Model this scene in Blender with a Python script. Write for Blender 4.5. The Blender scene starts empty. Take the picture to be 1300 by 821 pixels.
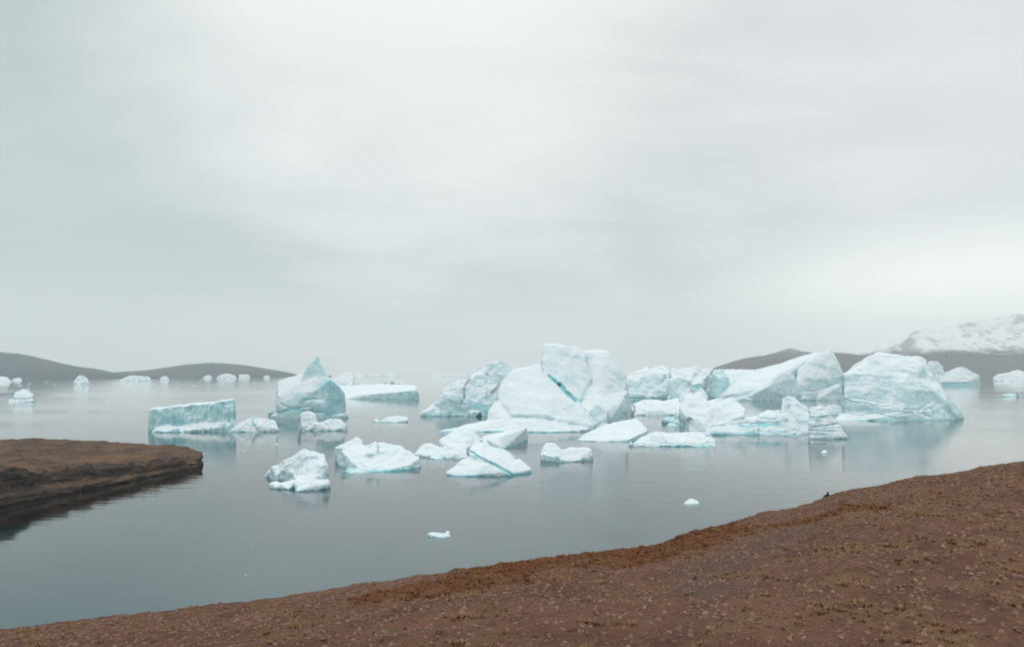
import bpy, bmesh, math, random
import numpy as np
from mathutils import Vector

random.seed(7)
rng = np.random.default_rng(7)
scene = bpy.context.scene
COL = scene.collection

# ------------------------------------------------------------------ camera
FPX = 1300 * 24.0 / 36.0          # focal length in photo pixels
HOR = 471.0                       # horizon row of the photo
CAMH = 40.0                       # metres above the fjord
cam_data = bpy.data.cameras.new("camera")
cam_data.lens = 24.0
cam_data.sensor_width = 36.0
cam_data.shift_y = (HOR - 410.5) / 1300.0
cam_data.clip_start = 0.5
cam_data.clip_end = 60000.0
cam = bpy.data.objects.new("camera", cam_data)
cam.location = (0, 0, CAMH)
cam.rotation_euler = (math.radians(90), 0, 0)
COL.objects.link(cam)
scene.camera = cam

# ------------------------------------------------------------------ light
SUN_EL, SUN_AZ = math.radians(38), math.radians(-140)   # azimuth from +Y towards +X: behind and left of the camera
sun_data = bpy.data.lights.new("sun", 'SUN')
sun_data.energy = 0.55
sun_data.angle = math.radians(50)
sun_data.color = (1.0, 0.97, 0.93)
sun = bpy.data.objects.new("sun", sun_data)
sd = Vector((math.sin(SUN_AZ) * math.cos(SUN_EL), math.cos(SUN_AZ) * math.cos(SUN_EL), math.sin(SUN_EL)))
sun.rotation_euler = sd.to_track_quat('Z', 'Y').to_euler()
COL.objects.link(sun)

vs = scene.view_settings
vs.view_transform = 'Standard'
vs.look = 'None'
vs.exposure = 0.2
vs.gamma = 1.0
scene.render.engine = 'CYCLES'
cy = scene.cycles
cy.use_denoising = True
cy.max_bounces = 7
cy.diffuse_bounces = 3
cy.glossy_bounces = 3
cy.transmission_bounces = 2
cy.transparent_max_bounces = 8
cy.volume_bounces = 3
cy.caustics_reflective = False
cy.caustics_refractive = False


class NB:
    """small helper round a node tree"""
    def __init__(self, nt):
        self.nt = nt
        nt.nodes.clear()

    def n(self, typ, **kw):
        nd = self.nt.nodes.new(typ)
        ins = kw.pop('ins', {})
        for k, v in kw.items():
            setattr(nd, k, v)
        for k, v in ins.items():
            if isinstance(v, bpy.types.NodeSocket):
                self.nt.links.new(v, nd.inputs[k])
            else:
                nd.inputs[k].default_value = v
        return nd

    def math(self, op, a, b=0.0, c=0.0, clamp=False):
        nd = self.n('ShaderNodeMath', operation=op, use_clamp=clamp, ins={0: a, 1: b, 2: c})
        return nd.outputs[0]

    def vmath(self, op, a, b=(0, 0, 0)):
        nd = self.n('ShaderNodeVectorMath', operation=op, ins={0: a, 1: b})
        return nd.outputs['Value'] if op in ('DOT_PRODUCT', 'LENGTH') else nd.outputs['Vector']

    def noise(self, vec, scale, detail=4.0, rough=0.55, dist=0.0):
        nd = self.n('ShaderNodeTexNoise', ins={'Vector': vec, 'Scale': scale, 'Detail': detail, 'Roughness': rough, 'Distortion': dist})
        return nd.outputs['Fac']

    def rng(self, v, a, b, c=0.0, d=1.0, smooth=False):
        nd = self.n('ShaderNodeMapRange', interpolation_type='SMOOTHSTEP' if smooth else 'LINEAR',
                    ins={'Value': v, 'From Min': a, 'From Max': b, 'To Min': c, 'To Max': d})
        return nd.outputs[0]

    def mix(self, f, a, b, mode='MIX'):
        nd = self.n('ShaderNodeMix', data_type='RGBA', blend_type=mode)
        for k, v in ((0, f), (6, a), (7, b)):
            if isinstance(v, bpy.types.NodeSocket):
                self.nt.links.new(v, nd.inputs[k])
            else:
                nd.inputs[k].default_value = (*v, 1.0) if isinstance(v, tuple) and len(v) == 3 else v
        return nd.outputs[2]

    def scalevec(self, v, s):
        nd = self.n('ShaderNodeVectorMath', operation='MULTIPLY', ins={0: v, 1: s})
        return nd.outputs[0]

    def bump(self, h, strength, dist, normal=None):
        ins = {'Height': h, 'Strength': strength, 'Distance': dist}
        if normal is not None:
            ins['Normal'] = normal
        return self.n('ShaderNodeBump', ins=ins).outputs[0]

    def link(self, a, b):
        self.nt.links.new(a, b)


def px_dir(px, py):
    v = Vector(((px - 650) / FPX, 1.0, -(py - HOR) / FPX))
    v.normalize()
    return tuple(v)


# ------------------------------------------------------------------ overcast sky
world = bpy.data.worlds.new("World")
scene.world = world
world.use_nodes = True
w = NB(world.node_tree)
tc = w.n('ShaderNodeTexCoord')
D = tc.outputs['Generated']
sep = w.n('ShaderNodeSeparateXYZ', ins={0: D})
z = w.math('ABSOLUTE', sep.outputs[2])
zz = w.math('ADD', z, 0.14)
pln = w.n('ShaderNodeCombineXYZ', ins={0: w.math('DIVIDE', sep.outputs[0], zz), 1: w.math('DIVIDE', sep.outputs[1], zz), 2: 0.0}).outputs[0]
n1 = w.noise(pln, 0.55, 6.0, 0.55, 0.6)
n2 = w.noise(w.scalevec(pln, (0.8, 1.15, 1.0)), 1.25, 7.0, 0.6, 0.7)
cl = w.math('ADD', w.math('MULTIPLY', n1, 0.55), w.math('MULTIPLY', n2, 0.45))
cloudv = w.rng(cl, 0.38, 0.62, 0.0, 1.0, True)
warp = w.math('MULTIPLY', w.math('SUBTRACT', cl, 0.5), 0.16)


def lobe(px, py, c0, c1, squash=1.0):
    """a thin, bright stretch of cloud deck round a direction"""
    dx, dy, dz = px_dir(px, py)
    if squash != 1.0:
        v = w.scalevec(w.vmath('SUBTRACT', D, (dx, dy, dz)), (1.0, 1.0, squash))
        ln = w.vmath('LENGTH', v)
        return w.rng(w.math('ADD', ln, warp), c1, c0, 0.0, 1.0, True)
    dt = w.vmath('DOT_PRODUCT', D, (dx, dy, dz))
    return w.rng(w.math('ADD', dt, warp), c0, c1, 0.0, 1.0, True)


base = w.mix(cloudv, (0.545, 0.58, 0.578), (0.72, 0.74, 0.73))
left = lobe(-380, 130, 0.60, 1.02)
base = w.mix(w.math('MULTIPLY', left, 0.75), base, (0.445, 0.53, 0.535))
topc = lobe(490, -20, 0.90, 1.0)
base = w.mix(w.math('MULTIPLY', topc, 0.85), base, (0.875, 0.885, 0.875))
rt = lobe(1260, 90, 0.88, 1.0)
base = w.mix(w.math('MULTIPLY', rt, 0.5), base, (0.80, 0.805, 0.82))
low = w.rng(z, 0.16, 0.02, 0.0, 1.0, True)
base = w.mix(w.math('MULTIPLY', low, 0.6), base, (0.86, 0.87, 0.835))
br = lobe(1235, 385, 0.05, 0.40, 2.9)
base = w.mix(br, base, (1.12, 1.125, 1.09))
zen = w.rng(z, 0.38, 0.95, 0.0, 1.0, True)
base = w.mix(zen, base, (1.30, 1.36, 1.36))
sky = w.n('ShaderNodeTexSky', sky_type='NISHITA', sun_disc=False, sun_elevation=SUN_EL, sun_rotation=SUN_AZ)
skyb = w.n('ShaderNodeBackground', ins={0: sky.outputs[0], 1: 0.08})
cloudb = w.n('ShaderNodeBackground', ins={0: base, 1: 1.0})
mx = w.n('ShaderNodeMixShader', ins={0: 0.93, 1: skyb.outputs[0], 2: cloudb.outputs[0]})
out = w.n('ShaderNodeOutputWorld')
w.link(mx.outputs[0], out.inputs[0])


# ------------------------------------------------------------------ numpy noise
_perm = np.random.default_rng(11).permutation(256).astype(np.int64)
_perm = np.concatenate([_perm, _perm])
_g = np.random.default_rng(5).normal(size=(256, 3))
_g /= np.linalg.norm(_g, axis=1)[:, None]


def pnoise(p, seed=0):
    p = np.asarray(p, dtype=np.float64) + seed * 17.31
    i = np.floor(p).astype(np.int64)
    f = p - i
    u = f * f * f * (f * (f * 6 - 15) + 10)
    i &= 255
    r = np.zeros(len(p))
    for dx in (0, 1):
        wx = u[:, 0] if dx else 1 - u[:, 0]
        a = _perm[(i[:, 0] + dx) & 255]
        for dy in (0, 1):
            wy = u[:, 1] if dy else 1 - u[:, 1]
            b = _perm[(a + i[:, 1] + dy) & 255]
            for dz in (0, 1):
                wz = u[:, 2] if dz else 1 - u[:, 2]
                g = _g[_perm[(b + i[:, 2] + dz) & 255]]
                r += wx * wy * wz * (g[:, 0] * (f[:, 0] - dx) + g[:, 1] * (f[:, 1] - dy) + g[:, 2] * (f[:, 2] - dz))
    return r * 1.5


def fbm(p, octaves=4, seed=0, ridged=False, gain=0.5):
    a, t = 1.0, 0.0
    p = np.asarray(p, dtype=np.float64)
    for k in range(octaves):
        v = pnoise(p, seed + k)
        if ridged:
            v = 0.5 - np.abs(v) * 1.4
        t = t + a * v
        a *= gain
        p = p * 2.03
    return t


def smooth01(x, a, b):
    t = np.clip((x - a) / (b - a), 0, 1)
    return t * t * (3 - 2 * t)


def tag(o, label=None, cat=None, group=None, kind=None):
    if label:
        o["label"] = label
    if cat:
        o["category"] = cat
    if group:
        o["group"] = group
    if kind:
        o["kind"] = kind
    return o


def mesh_obj(name, verts, faces, mat, smooth=True, attr=None, sharp=None):
    me = bpy.data.meshes.new(name)
    verts = np.asarray(verts, dtype=np.float32)
    faces = np.asarray(faces, dtype=np.int32)
    n, k = faces.shape
    me.vertices.add(len(verts))
    me.vertices.foreach_set("co", verts.ravel())
    me.loops.add(n * k)
    me.loops.foreach_set("vertex_index", faces.ravel())
    me.polygons.add(n)
    me.polygons.foreach_set("loop_start", np.arange(0, n * k, k, dtype=np.int32))
    me.polygons.foreach_set("loop_total", np.full(n, k, dtype=np.int32))
    me.polygons.foreach_set("use_smooth", np.full(n, smooth, dtype=bool))
    me.update(calc_edges=True)
    me.validate()
    if attr is not None:
        a = me.attributes.new("tint", 'FLOAT_COLOR', 'POINT')
        a.data.foreach_set("color", np.asarray(attr, dtype=np.float32).ravel())
    if sharp:
        me.set_sharp_from_angle(angle=math.radians(sharp))
    me.materials.append(mat)
    o = bpy.data.objects.new(name, me)
    COL.objects.link(o)
    return o


def new_mat(name):
    m = bpy.data.materials.new(name)
    m.use_nodes = True
    return m, NB(m.node_tree)


# ------------------------------------------------------------------ materials
def make_ice():
    m, b = new_mat("glacier_ice")
    geo = b.n('ShaderNodeNewGeometry')
    pos, nor = geo.outputs['Position'], geo.outputs['Normal']
    tint = b.n('ShaderNodeAttribute', attribute_name="tint")
    ts = b.n('ShaderNodeSeparateColor', ins={0: tint.outputs['Color']})
    dirt_shade, blue, snowb = ts.outputs[0], ts.outputs[1], ts.outputs[2]
    nz = b.n('ShaderNodeSeparateXYZ', ins={0: nor}).outputs[2]
    zz = b.n('ShaderNodeSeparateXYZ', ins={0: pos}).outputs[2]
    nA = b.noise(pos, 0.09, 6, 0.6)
    nB = b.noise(b.scalevec(pos, (1, 1, 0.35)), 0.35, 5, 0.6)
    nC = b.noise(pos, 1.3, 5, 0.65)
    sn = b.math('ADD', nz, b.math('MULTIPLY', b.math('SUBTRACT', nA, 0.5), 0.7))
    sn = b.math('ADD', sn, snowb)
    sn = b.math('SUBTRACT', sn, b.rng(blue, 0.55, 1.0, 0.0, 0.9))
    snow = b.rng(sn, 0.28, 0.62, 0, 1, True)
    ice = b.mix(b.rng(nB, 0.35, 0.68, 0, 1, True), (0.50, 0.685, 0.73), (0.62, 0.755, 0.785))
    ice = b.mix(b.rng(nC, 0.58, 0.78, 0, 0.45, True), ice, (0.45, 0.64, 0.69))
    bl = b.math('MULTIPLY', blue, b.rng(nA, 0.30, 0.62, 0.35, 1.0, True))
    ice = b.mix(bl, ice, (0.27, 0.62, 0.685))
    snowc = b.mix(b.rng(nA, 0.4, 0.65, 0, 1), (0.675, 0.755, 0.788), (0.725, 0.788, 0.812))
    col = b.mix(snow, ice, snowc)
    # wave-washed clear ice along the waterline
    lift = b.math('ADD', zz, b.math('MULTIPLY', b.math('SUBTRACT', nB, 0.5), 3.2))
    wet = b.rng(lift, 1.0, 0.1, 0, 0.9, True)
    wpatch = b.rng(b.noise(pos, 0.035, 3, 0.5), 0.42, 0.60, 0.12, 1.0, True)
    wpatch = b.math('MULTIPLY', wpatch, b.rng(snowb, 0.22, 0.5, 1.0, 0.1))
    wet = b.math('MULTIPLY', wet, b.math('MAXIMUM', wpatch, b.rng(zz, 0.15, -0.1, 0, 1)))
    col = b.mix(wet, col, (0.20, 0.60, 0.66))
    dn = b.math('MULTIPLY', dirt_shade, b.rng(nC, 0.25, 0.6, 0.55, 1.0))
    col = b.mix(dn, col, (0.16, 0.125, 0.10))
    h1 = b.noise(b.scalevec(pos, (1, 1, 0.6)), 0.45, 7, 0.65, 0.4)
    h2 = b.n('ShaderNodeTexVoronoi', ins={'Vector': pos, 'Scale': 0.55}).outputs['Distance']
    hh = b.math('ADD', b.math('MULTIPLY', h1, 1.2), b.math('MULTIPLY', h2, 0.5))
    amt = b.rng(snow, 0, 1, 0.50, 0.22)
    bn = b.n('ShaderNodeBump', ins={'Height': hh, 'Strength': amt, 'Distance': 1.0}).outputs[0]
    p = b.n('ShaderNodeBsdfPrincipled', ins={'Base Color': col, 'Roughness': b.rng(snow, 0, 1, 0.42, 0.75), 'IOR': 1.31, 'Normal': bn, 'Subsurface Weight': 0.55, 'Subsurface Radius': (0.5, 1.0, 1.2), 'Subsurface Scale': 1.6})
    o = b.n('ShaderNodeOutputMaterial')
    b.link(p.outputs[0], o.inputs[0])
    return m


ICE = make_ice()


def make_water():
    m, b = new_mat("fjord_water")
    geo = b.n('ShaderNodeNewGeometry')
    pos = geo.outputs['Position']
    patch = b.noise(b.scalevec(pos, (0.3, 1.0, 1.0)), 0.006, 5, 0.6, 0.6)
    streak = b.noise(b.scalevec(pos, (0.10, 1.0, 1.0)), 0.014, 4, 0.6, 0.3)
    amp = b.math('MULTIPLY', b.rng(patch, 0.36, 0.66, 0.30, 1.1, True), b.rng(streak, 0.35, 0.65, 0.55, 1.3, True))
    rip0 = b.noise(b.scalevec(b.n('ShaderNodeVectorRotate', rotation_type='Z_AXIS', ins={'Vector': pos, 'Angle': 0.22}).outputs[0], (0.22, 1.0, 1.0)), 0.16, 3, 0.55, 0.5)
    rip = b.noise(b.scalevec(pos, (0.30, 1.0, 1.0)), 0.42, 3, 0.5, 0.3)
    rip2 = b.noise(b.scalevec(pos, (0.55, 1.0, 1.0)), 1.5, 3, 0.55, 0.2)
    h = b.math('ADD', b.math('MULTIPLY', rip, 0.55), b.math('MULTIPLY', rip2, 0.16))
    h = b.math('ADD', h, b.math('MULTIPLY', rip0, 1.5))
    h = b.math('MULTIPLY', h, amp)
    bn = b.n('ShaderNodeBump', ins={'Height': h, 'Strength': 1.0, 'Distance': 0.11}).outputs[0]
    fr = b.math('ADD', b.math('MULTIPLY', b.n('ShaderNodeFresnel', ins={'IOR': 1.7}).outputs[0], 0.60), b.math('MULTIPLY', b.n('ShaderNodeFresnel', ins={'IOR': 1.7, 'Normal': bn}).outputs[0], 0.5), clamp=True)
    gl = b.n('ShaderNodeBsdfGlossy', distribution='GGX', ins={'Color': (1.0, 1.0, 1.0, 1), 'Roughness': 0.05, 'Normal': bn})
    tr = b.n('ShaderNodeBsdfTransparent', ins={'Color': (0.92, 0.97, 0.97, 1)})
    mx = b.n('ShaderNodeMixShader', ins={0: fr, 1: tr.outputs[0], 2: gl.outputs[0]})
    ab = b.n('ShaderNodeVolumeAbsorption', ins={'Color': (0.10, 0.74, 0.76, 1), 'Density': 0.24})
    o = b.n('ShaderNodeOutputMaterial')
    b.link(mx.outputs[0], o.inputs[0])
    b.link(ab.outputs[0], o.inputs[1])
    return m


def make_seabed():
    m, b = new_mat("raised_pale_silt")
    geo = b.n('ShaderNodeNewGeometry')
    n = b.noise(geo.outputs['Position'], 0.004, 4, 0.5)
    col = b.mix(n, (0.70, 0.76, 0.75), (0.76, 0.82, 0.80))
    p = b.n('ShaderNodeBsdfDiffuse', ins={'Color': col})
    o = b.n('ShaderNodeOutputMaterial')
    b.link(p.outputs[0], o.inputs[0])
    return m


def make_ground():
    m, b = new_mat("tundra_slope")
    geo = b.n('ShaderNodeNewGeometry')
    pos = geo.outputs['Position']
    tint = b.n('ShaderNodeAttribute', attribute_name="tint")
    ts = b.n('ShaderNodeSeparateColor', ins={0: tint.outputs['Color']})
    red, yel, grey = ts.outputs[0], ts.outputs[1], ts.outputs[2]
    nA = b.noise(pos, 0.16, 7, 0.65, 0.5)
    nB = b.noise(pos, 1.1, 6, 0.7)
    nC = b.noise(pos, 4.0, 5, 0.75)
    col = b.mix(b.rng(nA, 0.35, 0.65, 0, 1, True), (0.118, 0.054, 0.036), (0.190, 0.088, 0.058))
    col = b.mix(b.rng(nB, 0.45, 0.70, 0, 0.75, True), col, (0.085, 0.05, 0.038))
    col = b.mix(b.rng(nC, 0.55, 0.72, 0, 0.7, True), col, (0.26, 0.165, 0.125))
    col = b.mix(b.math('MULTIPLY', grey, b.rng(nB, 0.3, 0.6, 0.5, 1.0)), col, (0.118, 0.078, 0.062))
    yy = b.math('MULTIPLY', yel, b.rng(nB, 0.36, 0.58, 0.0, 1.0, True))
    col = b.mix(yy, col, (0.205, 0.118, 0.060))
    rr = b.math('MULTIPLY', red, b.rng(nB, 0.30, 0.55, 0.5, 1.0, True))
    col = b.mix(rr, col, b.mix(b.rng(nC, 0.4, 0.6), (0.115, 0.035, 0.018), (0.19, 0.085, 0.025)))
    bn = b.bump(b.math('ADD', nB, b.math('MULTIPLY', nC, 0.5)), 0.9, 0.35)
    p = b.n('ShaderNodeBsdfPrincipled', ins={'Base Color': col, 'Roughness': 0.95, 'Normal': bn})
    p.inputs['Specular IOR Level'].default_value = 0.15
    o = b.n('ShaderNodeOutputMaterial')
    b.link(p.outputs[0], o.inputs[0])
    return m


def make_headland():
    m, b = new_mat("layered_brown_rock")
    geo = b.n('ShaderNodeNewGeometry')
    pos, nor = geo.outputs['Position'], geo.outputs['Normal']
    nz = b.n('ShaderNodeSeparateXYZ', ins={0: nor}).outputs[2]
    zz = b.n('ShaderNodeSeparateXYZ', ins={0: pos}).outputs[2]
    nA = b.noise(b.scalevec(pos, (1, 0.6, 3.0)), 0.085, 8, 0.70, 0.8)
    nB = b.noise(b.scalevec(pos, (1, 1, 3.5)), 0.45, 6, 0.7)
    nC = b.noise(pos, 1.6, 5, 0.7)
    rock = b.mix(b.rng(nB, 0.35, 0.65), (0.042, 0.032, 0.029), (0.098, 0.070, 0.058))
    rock = b.mix(b.rng(nA, 0.50, 0.68, 0, 0.85, True), rock, (0.15, 0.088, 0.056))
    turf = b.mix(b.rng(nA, 0.38, 0.62, 0, 1, True), (0.085, 0.056, 0.043), (0.190, 0.112, 0.064))
    turf = b.mix(b.rng(nC, 0.48, 0.66, 0, 0.85, True), turf, (0.060, 0.045, 0.036))
    turf = b.mix(b.rng(nB, 0.58, 0.75, 0, 0.7, True), turf, (0.21, 0.10, 0.045))
    f = b.rng(b.math('ADD', nz, b.math('MULTIPLY', b.math('SUBTRACT', nA, 0.5), 1.0)), 0.55, 0.92, 0, 1, True)
    col = b.mix(f, rock, turf)
    wet = b.rng(b.math('ADD', zz, b.math('MULTIPLY', nB, 1.2)), 1.7, 0.8, 0, 1, True)
    col = b.mix(b.math('MULTIPLY', wet, 0.8), col, (0.022, 0.019, 0.018))
    bn = b.bump(b.math('ADD', nB, b.math('MULTIPLY', nC, 0.4)), 1.0, 0.9)
    p = b.n('ShaderNodeBsdfPrincipled', ins={'Base Color': col, 'Roughness': 0.88, 'Normal': bn})
    p.inputs['Specular IOR Level'].default_value = 0.25
    o = b.n('ShaderNodeOutputMaterial')
    b.link(p.outputs[0], o.inputs[0])
    return m


def make_mountain(name, snow_z0, snow_z1, snow_amt, cols=((0.048, 0.042, 0.044), (0.098, 0.080, 0.080))):
    m, b = new_mat(name)
    geo = b.n('ShaderNodeNewGeometry')
    pos, nor = geo.outputs['Position'], geo.outputs['Normal']
    zz = b.n('ShaderNodeSeparateXYZ', ins={0: pos}).outputs[2]
    nz = b.n('ShaderNodeSeparateXYZ', ins={0: nor}).outputs[2]
    nA = b.noise(pos, 0.0035, 8, 0.70, 0.5)
    nB = b.noise(b.scalevec(pos, (1.0, 0.55, 1.6)), 0.011, 7, 0.72, 0.4)
    rock = b.mix(b.rng(nA, 0.35, 0.65), cols[0], cols[1])
    lift = b.math('ADD', zz, b.math('MULTIPLY', b.math('SUBTRACT', nA, 0.5), (snow_z1 - snow_z0) * 2.2))
    lift = b.math('ADD', lift, b.math('MULTIPLY', b.math('SUBTRACT', nB, 0.5), (snow_z1 - snow_z0) * 1.4))
    sn = b.rng(lift, snow_z0, snow_z1, 0, 1, True)
    bare = b.rng(b.math('ADD', b.math('MULTIPLY', nB, 0.8), b.math('MULTIPLY', nA, 0.2)), 0.54, 0.62, 0, 0.7, True)
    steep = b.rng(b.math('ADD', nz, b.math('MULTIPLY', b.math('SUBTRACT', nB, 0.5), 0.25)), 0.91, 0.77, 0, 0.6, True)
    bare = b.math('MAXIMUM', bare, steep)
    sn = b.math('MULTIPLY', b.math('MULTIPLY', sn, b.math('SUBTRACT', 1.0, bare)), snow_amt)
    col = b.mix(sn, rock, (0.90, 0.905, 0.91))
    bn = b.bump(b.math('ADD', nA, b.math('MULTIPLY', nB, 0.4)), 0.8, 80.0)
    p = b.n('ShaderNodeBsdfPrincipled', ins={'Base Color': col, 'Roughness': 0.95, 'Normal': bn})
    p.inputs['Specular IOR Level'].default_value = 0.1
    o = b.n('ShaderNodeOutputMaterial')
    b.link(p.outputs[0], o.inputs[0])
    return m


def make_plain(name, c1, c2, scale, rough=0.9):
    m, b = new_mat(name)
    geo = b.n('ShaderNodeNewGeometry')
    rnd = geo.outputs['Random Per Island']
    n = b.noise(geo.outputs['Position'], scale, 4, 0.6)
    f = b.math('ADD', b.math('MULTIPLY', n, 0.4), b.math('MULTIPLY', rnd, 0.7), clamp=True)
    col = b.mix(f, c1, c2)
    p = b.n('ShaderNodeBsdfPrincipled', ins={'Base Color': col, 'Roughness': rough})
    p.inputs['Specular IOR Level'].default_value = 0.2
    o = b.n('ShaderNodeOutputMaterial')
    b.link(p.outputs[0], o.inputs[0])
    return m


# ------------------------------------------------------------------ water, and a pale bottom raised to lighten it
def box_mesh(name, x0, x1, y0, y1, z0, z1, mat):
    v = [(x0, y0, z0), (x1, y0, z0), (x1, y1, z0), (x0, y1, z0), (x0, y0, z1), (x1, y0, z1), (x1, y1, z1), (x0, y1, z1)]
    f = [(0, 3, 2, 1), (4, 5, 6, 7), (0, 1, 5, 4), (1, 2, 6, 5), (2, 3, 7, 6), (3, 0, 4, 7)]
    return mesh_obj(name, v, f, mat, smooth=False)


water = box_mesh("water", -13000, 13000, -1500, 13000, -9, 0, make_water())
tag(water, "calm grey green fjord water with soft ripples and reflections", "water", kind='structure')
seabed = mesh_obj("seabed", [(-12990, -1490, -6.2), (12990, -1490, -6.2), (12990, 12990, -6.2), (-12990, 12990, -6.2)], [(0, 1, 2, 3)], make_seabed(), smooth=False)
tag(seabed, "pale silty bottom raised to lighten the fjord water", "seabed", kind='structure')


# ------------------------------------------------------------------ distant hills and mountains
def ridge(name, prof, y_shore, y_ridge, mat, label, cat, step=3.0, rows=60, rough=0.10, shoulder=0.6, seed=0):
    pxs = np.array([p[0] for p in prof], float)
    pys = np.array([p[1] for p in prof], float)
    cols = np.arange(pxs[0], pxs[-1] + step, step)
    py = np.interp(cols, pxs, pys)
    k = np.exp(-np.linspace(-2, 2, 7) ** 2)
    py = np.convolve(np.pad(py, 3, mode='edge'), k / k.sum(), 'valid')
    zr = np.maximum(CAMH + (HOR - py) / FPX * y_ridge, 0.0)
    t = np.linspace(0, 1.7, rows)
    U = (cols - 650) / FPX
    T, UU = np.meshgrid(t, U, indexing='ij')
    ZR = np.broadcast_to(zr, T.shape)
    Y = y_shore + (y_ridge - y_shore) * T
    X = UU * Y
    up = np.where(T <= 1, np.power(np.clip(T, 0, 1), shoulder), np.clip(1 - (T - 1) / 0.7, 0, 1) ** 0.8)
    P = np.stack([X.ravel(), Y.ravel(), np.zeros(X.size)], 1)
    L = (y_ridge - y_shore) * 0.5
    nz = fbm(P / L, 6, seed, gain=0.55).reshape(T.shape)
    rd = fbm(P / (L * 0.6), 5, seed + 9, ridged=True).reshape(T.shape)
    Z = ZR * up
    Z = Z + ZR * rough * (nz * 1.0 + rd * 0.7) * np.clip(T * 3, 0, 1) * np.clip((1.7 - T) * 2, 0, 1)
    Z = Z - 10.0 * (1 - np.clip(T * 12, 0, 1)) - 12.0 * (T > 1.69)
    V = np.stack([X.ravel(), Y.ravel(), Z.ravel()], 1)
    nc = len(cols)
    idx = np.arange(rows * nc).reshape(rows, nc)
    F = np.stack([idx[:-1, :-1], idx[:-1, 1:], idx[1:, 1:], idx[1:, :-1]], -1).reshape(-1, 4)
    o = mesh_obj(name, V, F, mat)
    tag(o, label, cat, kind='structure')
    return o


M_HILL = make_mountain("haze_blue_hill_rock", 400, 600, 0.0, ((0.018, 0.038, 0.054), (0.040, 0.064, 0.084)))  # blue of the distant haze is mixed into this rock colour
M_HILL2 = make_mountain("snow_dusted_rock", 150, 260, 0.45)
M_SNOW = make_mountain("snowy_mountain_rock", 150, 225, 1.0)
ridge("hill", [(-900, 400), (-500, 415), (-250, 428), (-100, 438), (0, 446), (20, 449), (45, 454), (75, 461), (100, 465.5), (125, 468), (145, 473), (165, 478), (200, 483)],
      3650, 4500, M_HILL, "dark blue grey hill sloping down to the far left shore", "hill", seed=3, rough=0.06)
ridge("hill", [(100, 479), (130, 474), (150, 472), (185, 470), (210, 466), (235, 462.5), (260, 460), (285, 460.5), (310, 463), (340, 468), (365, 472.5), (385, 477), (420, 481)],
      4500, 5400, M_HILL, "low rounded grey hill behind the small far icebergs", "hill", seed=5, rough=0.06)
ridge("hill", [(880, 478), (900, 470), (912, 464), (930, 459), (945, 456), (965, 452.5), (985, 448), (997, 444), (1004, 442), (1014, 444.5), (1030, 446), (1060, 447), (1085, 450), (1110, 455), (1150, 466), (1180, 476)],
      4300, 5200, M_HILL2, "bare grey brown hill with thin snow on its peak behind the icebergs", "hill", seed=8, rough=0.07)
ridge("mountain_range", [(980, 478), (1010, 462), (1040, 452), (1070, 447), (1090, 444), (1110, 439), (1130, 434), (1160, 426), (1190, 420), (1230, 416), (1270, 412), (1300, 409), (1360, 401), (1450, 390), (1600, 384), (1800, 395), (2000, 420), (2300, 478)],
      4300, 6400, M_SNOW, "snow covered mountain range with brown lower slopes on the far shore", "mountain", seed=12, rough=0.24, rows=110, shoulder=0.85)


# ------------------------------------------------------------------ hillside in the foreground
SIL = [(-1100, 905), (-700, 868), (-300, 832), (0, 800), (300, 766), (450, 746), (565, 729), (608, 721.5), (648, 715.4), (700, 708.6), (760, 702.5), (800, 698.5), (830, 694),
       (850, 687.7), (871, 678.5), (919, 668.6), (964, 653), (999, 647), (1013, 643), (1047, 632.5), (1068, 625), (1089, 620.5), (1116, 618.5), (1137, 612.5),
       (1168, 606), (1200, 604), (1217, 600.5), (1248, 593), (1293, 587), (1400, 574), (1600, 552), (2100, 515)]
SILD = [(-1100, 55), (0, 75), (565, 85), (850, 95), (1000, 105), (1050, 105), (1120, 109), (1200, 110), (1300, 113), (1500, 120), (2100, 130)]
_sx = np.array([s[0] for s in SIL], float)
_sy = np.array([s[1] for s in SIL], float)
_dx = np.array([s[0] for s in SILD], float)
_dy = np.array([s[1] for s in SILD], float)


def ground_drop(u, Y):
    px = 650 + u * FPX
    s = (np.interp(px, _sx, _sy) - HOR) / FPX
    Ys = np.interp(px, _dx, _dy)
    c = 0.12
    g = np.where(Y < Ys, s * Y + c * (Ys - Y) ** 2 / Ys, s * Y + 0.013 * (Y - Ys) ** 2)
    r = Y * np.sqrt(1 + u * u)
    cone = 1.7 + 0.50 * r
    k = 1.5
    h = np.clip(0.5 + 0.5 * (cone - g) / k, 0, 1)
    g2 = cone * (1 - h) + g * h - k * h * (1 - h)
    return g2


def ground_z(u, Y):
    u = np.asarray(u, float)
    Y = np.asarray(Y, float)
    g = ground_drop(u, Y)
    P = np.stack([u * Y, Y, np.zeros_like(Y)], -1).reshape(-1, 3)
    n = (0.45 * fbm(P / 9.0, 3, 21) + 0.24 * fbm(P / 1.8, 4, 25)).reshape(Y.shape)
    return np.maximum(CAMH - g + n * np.clip(Y / 40, 0.2, 1), -13)


def polydist(x, y, pts):
    d = np.full(np.shape(x), 1e9)
    for (ax, ay), (bx, by) in zip(pts[:-1], pts[1:]):
        vx, vy = bx - ax, by - ay
        t = np.clip(((x - ax) * vx + (y - ay) * vy) / (vx * vx + vy * vy), 0, 1)
        d = np.minimum(d, np.hypot(x - ax - t * vx, y - ay - t * vy))
    return d


def ground_at(px, py):
    u = (px - 650) / FPX
    Ys = np.linspace(12, 118, 800)
    ang = ground_drop(np.full(800, u), Ys) / Ys
    i = int(np.argmin(np.abs(ang - (py - HOR) / FPX)))
    return u * Ys[i], Ys[i]


def plan(pts):
    return [ground_at(*p) for p in pts]


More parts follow.
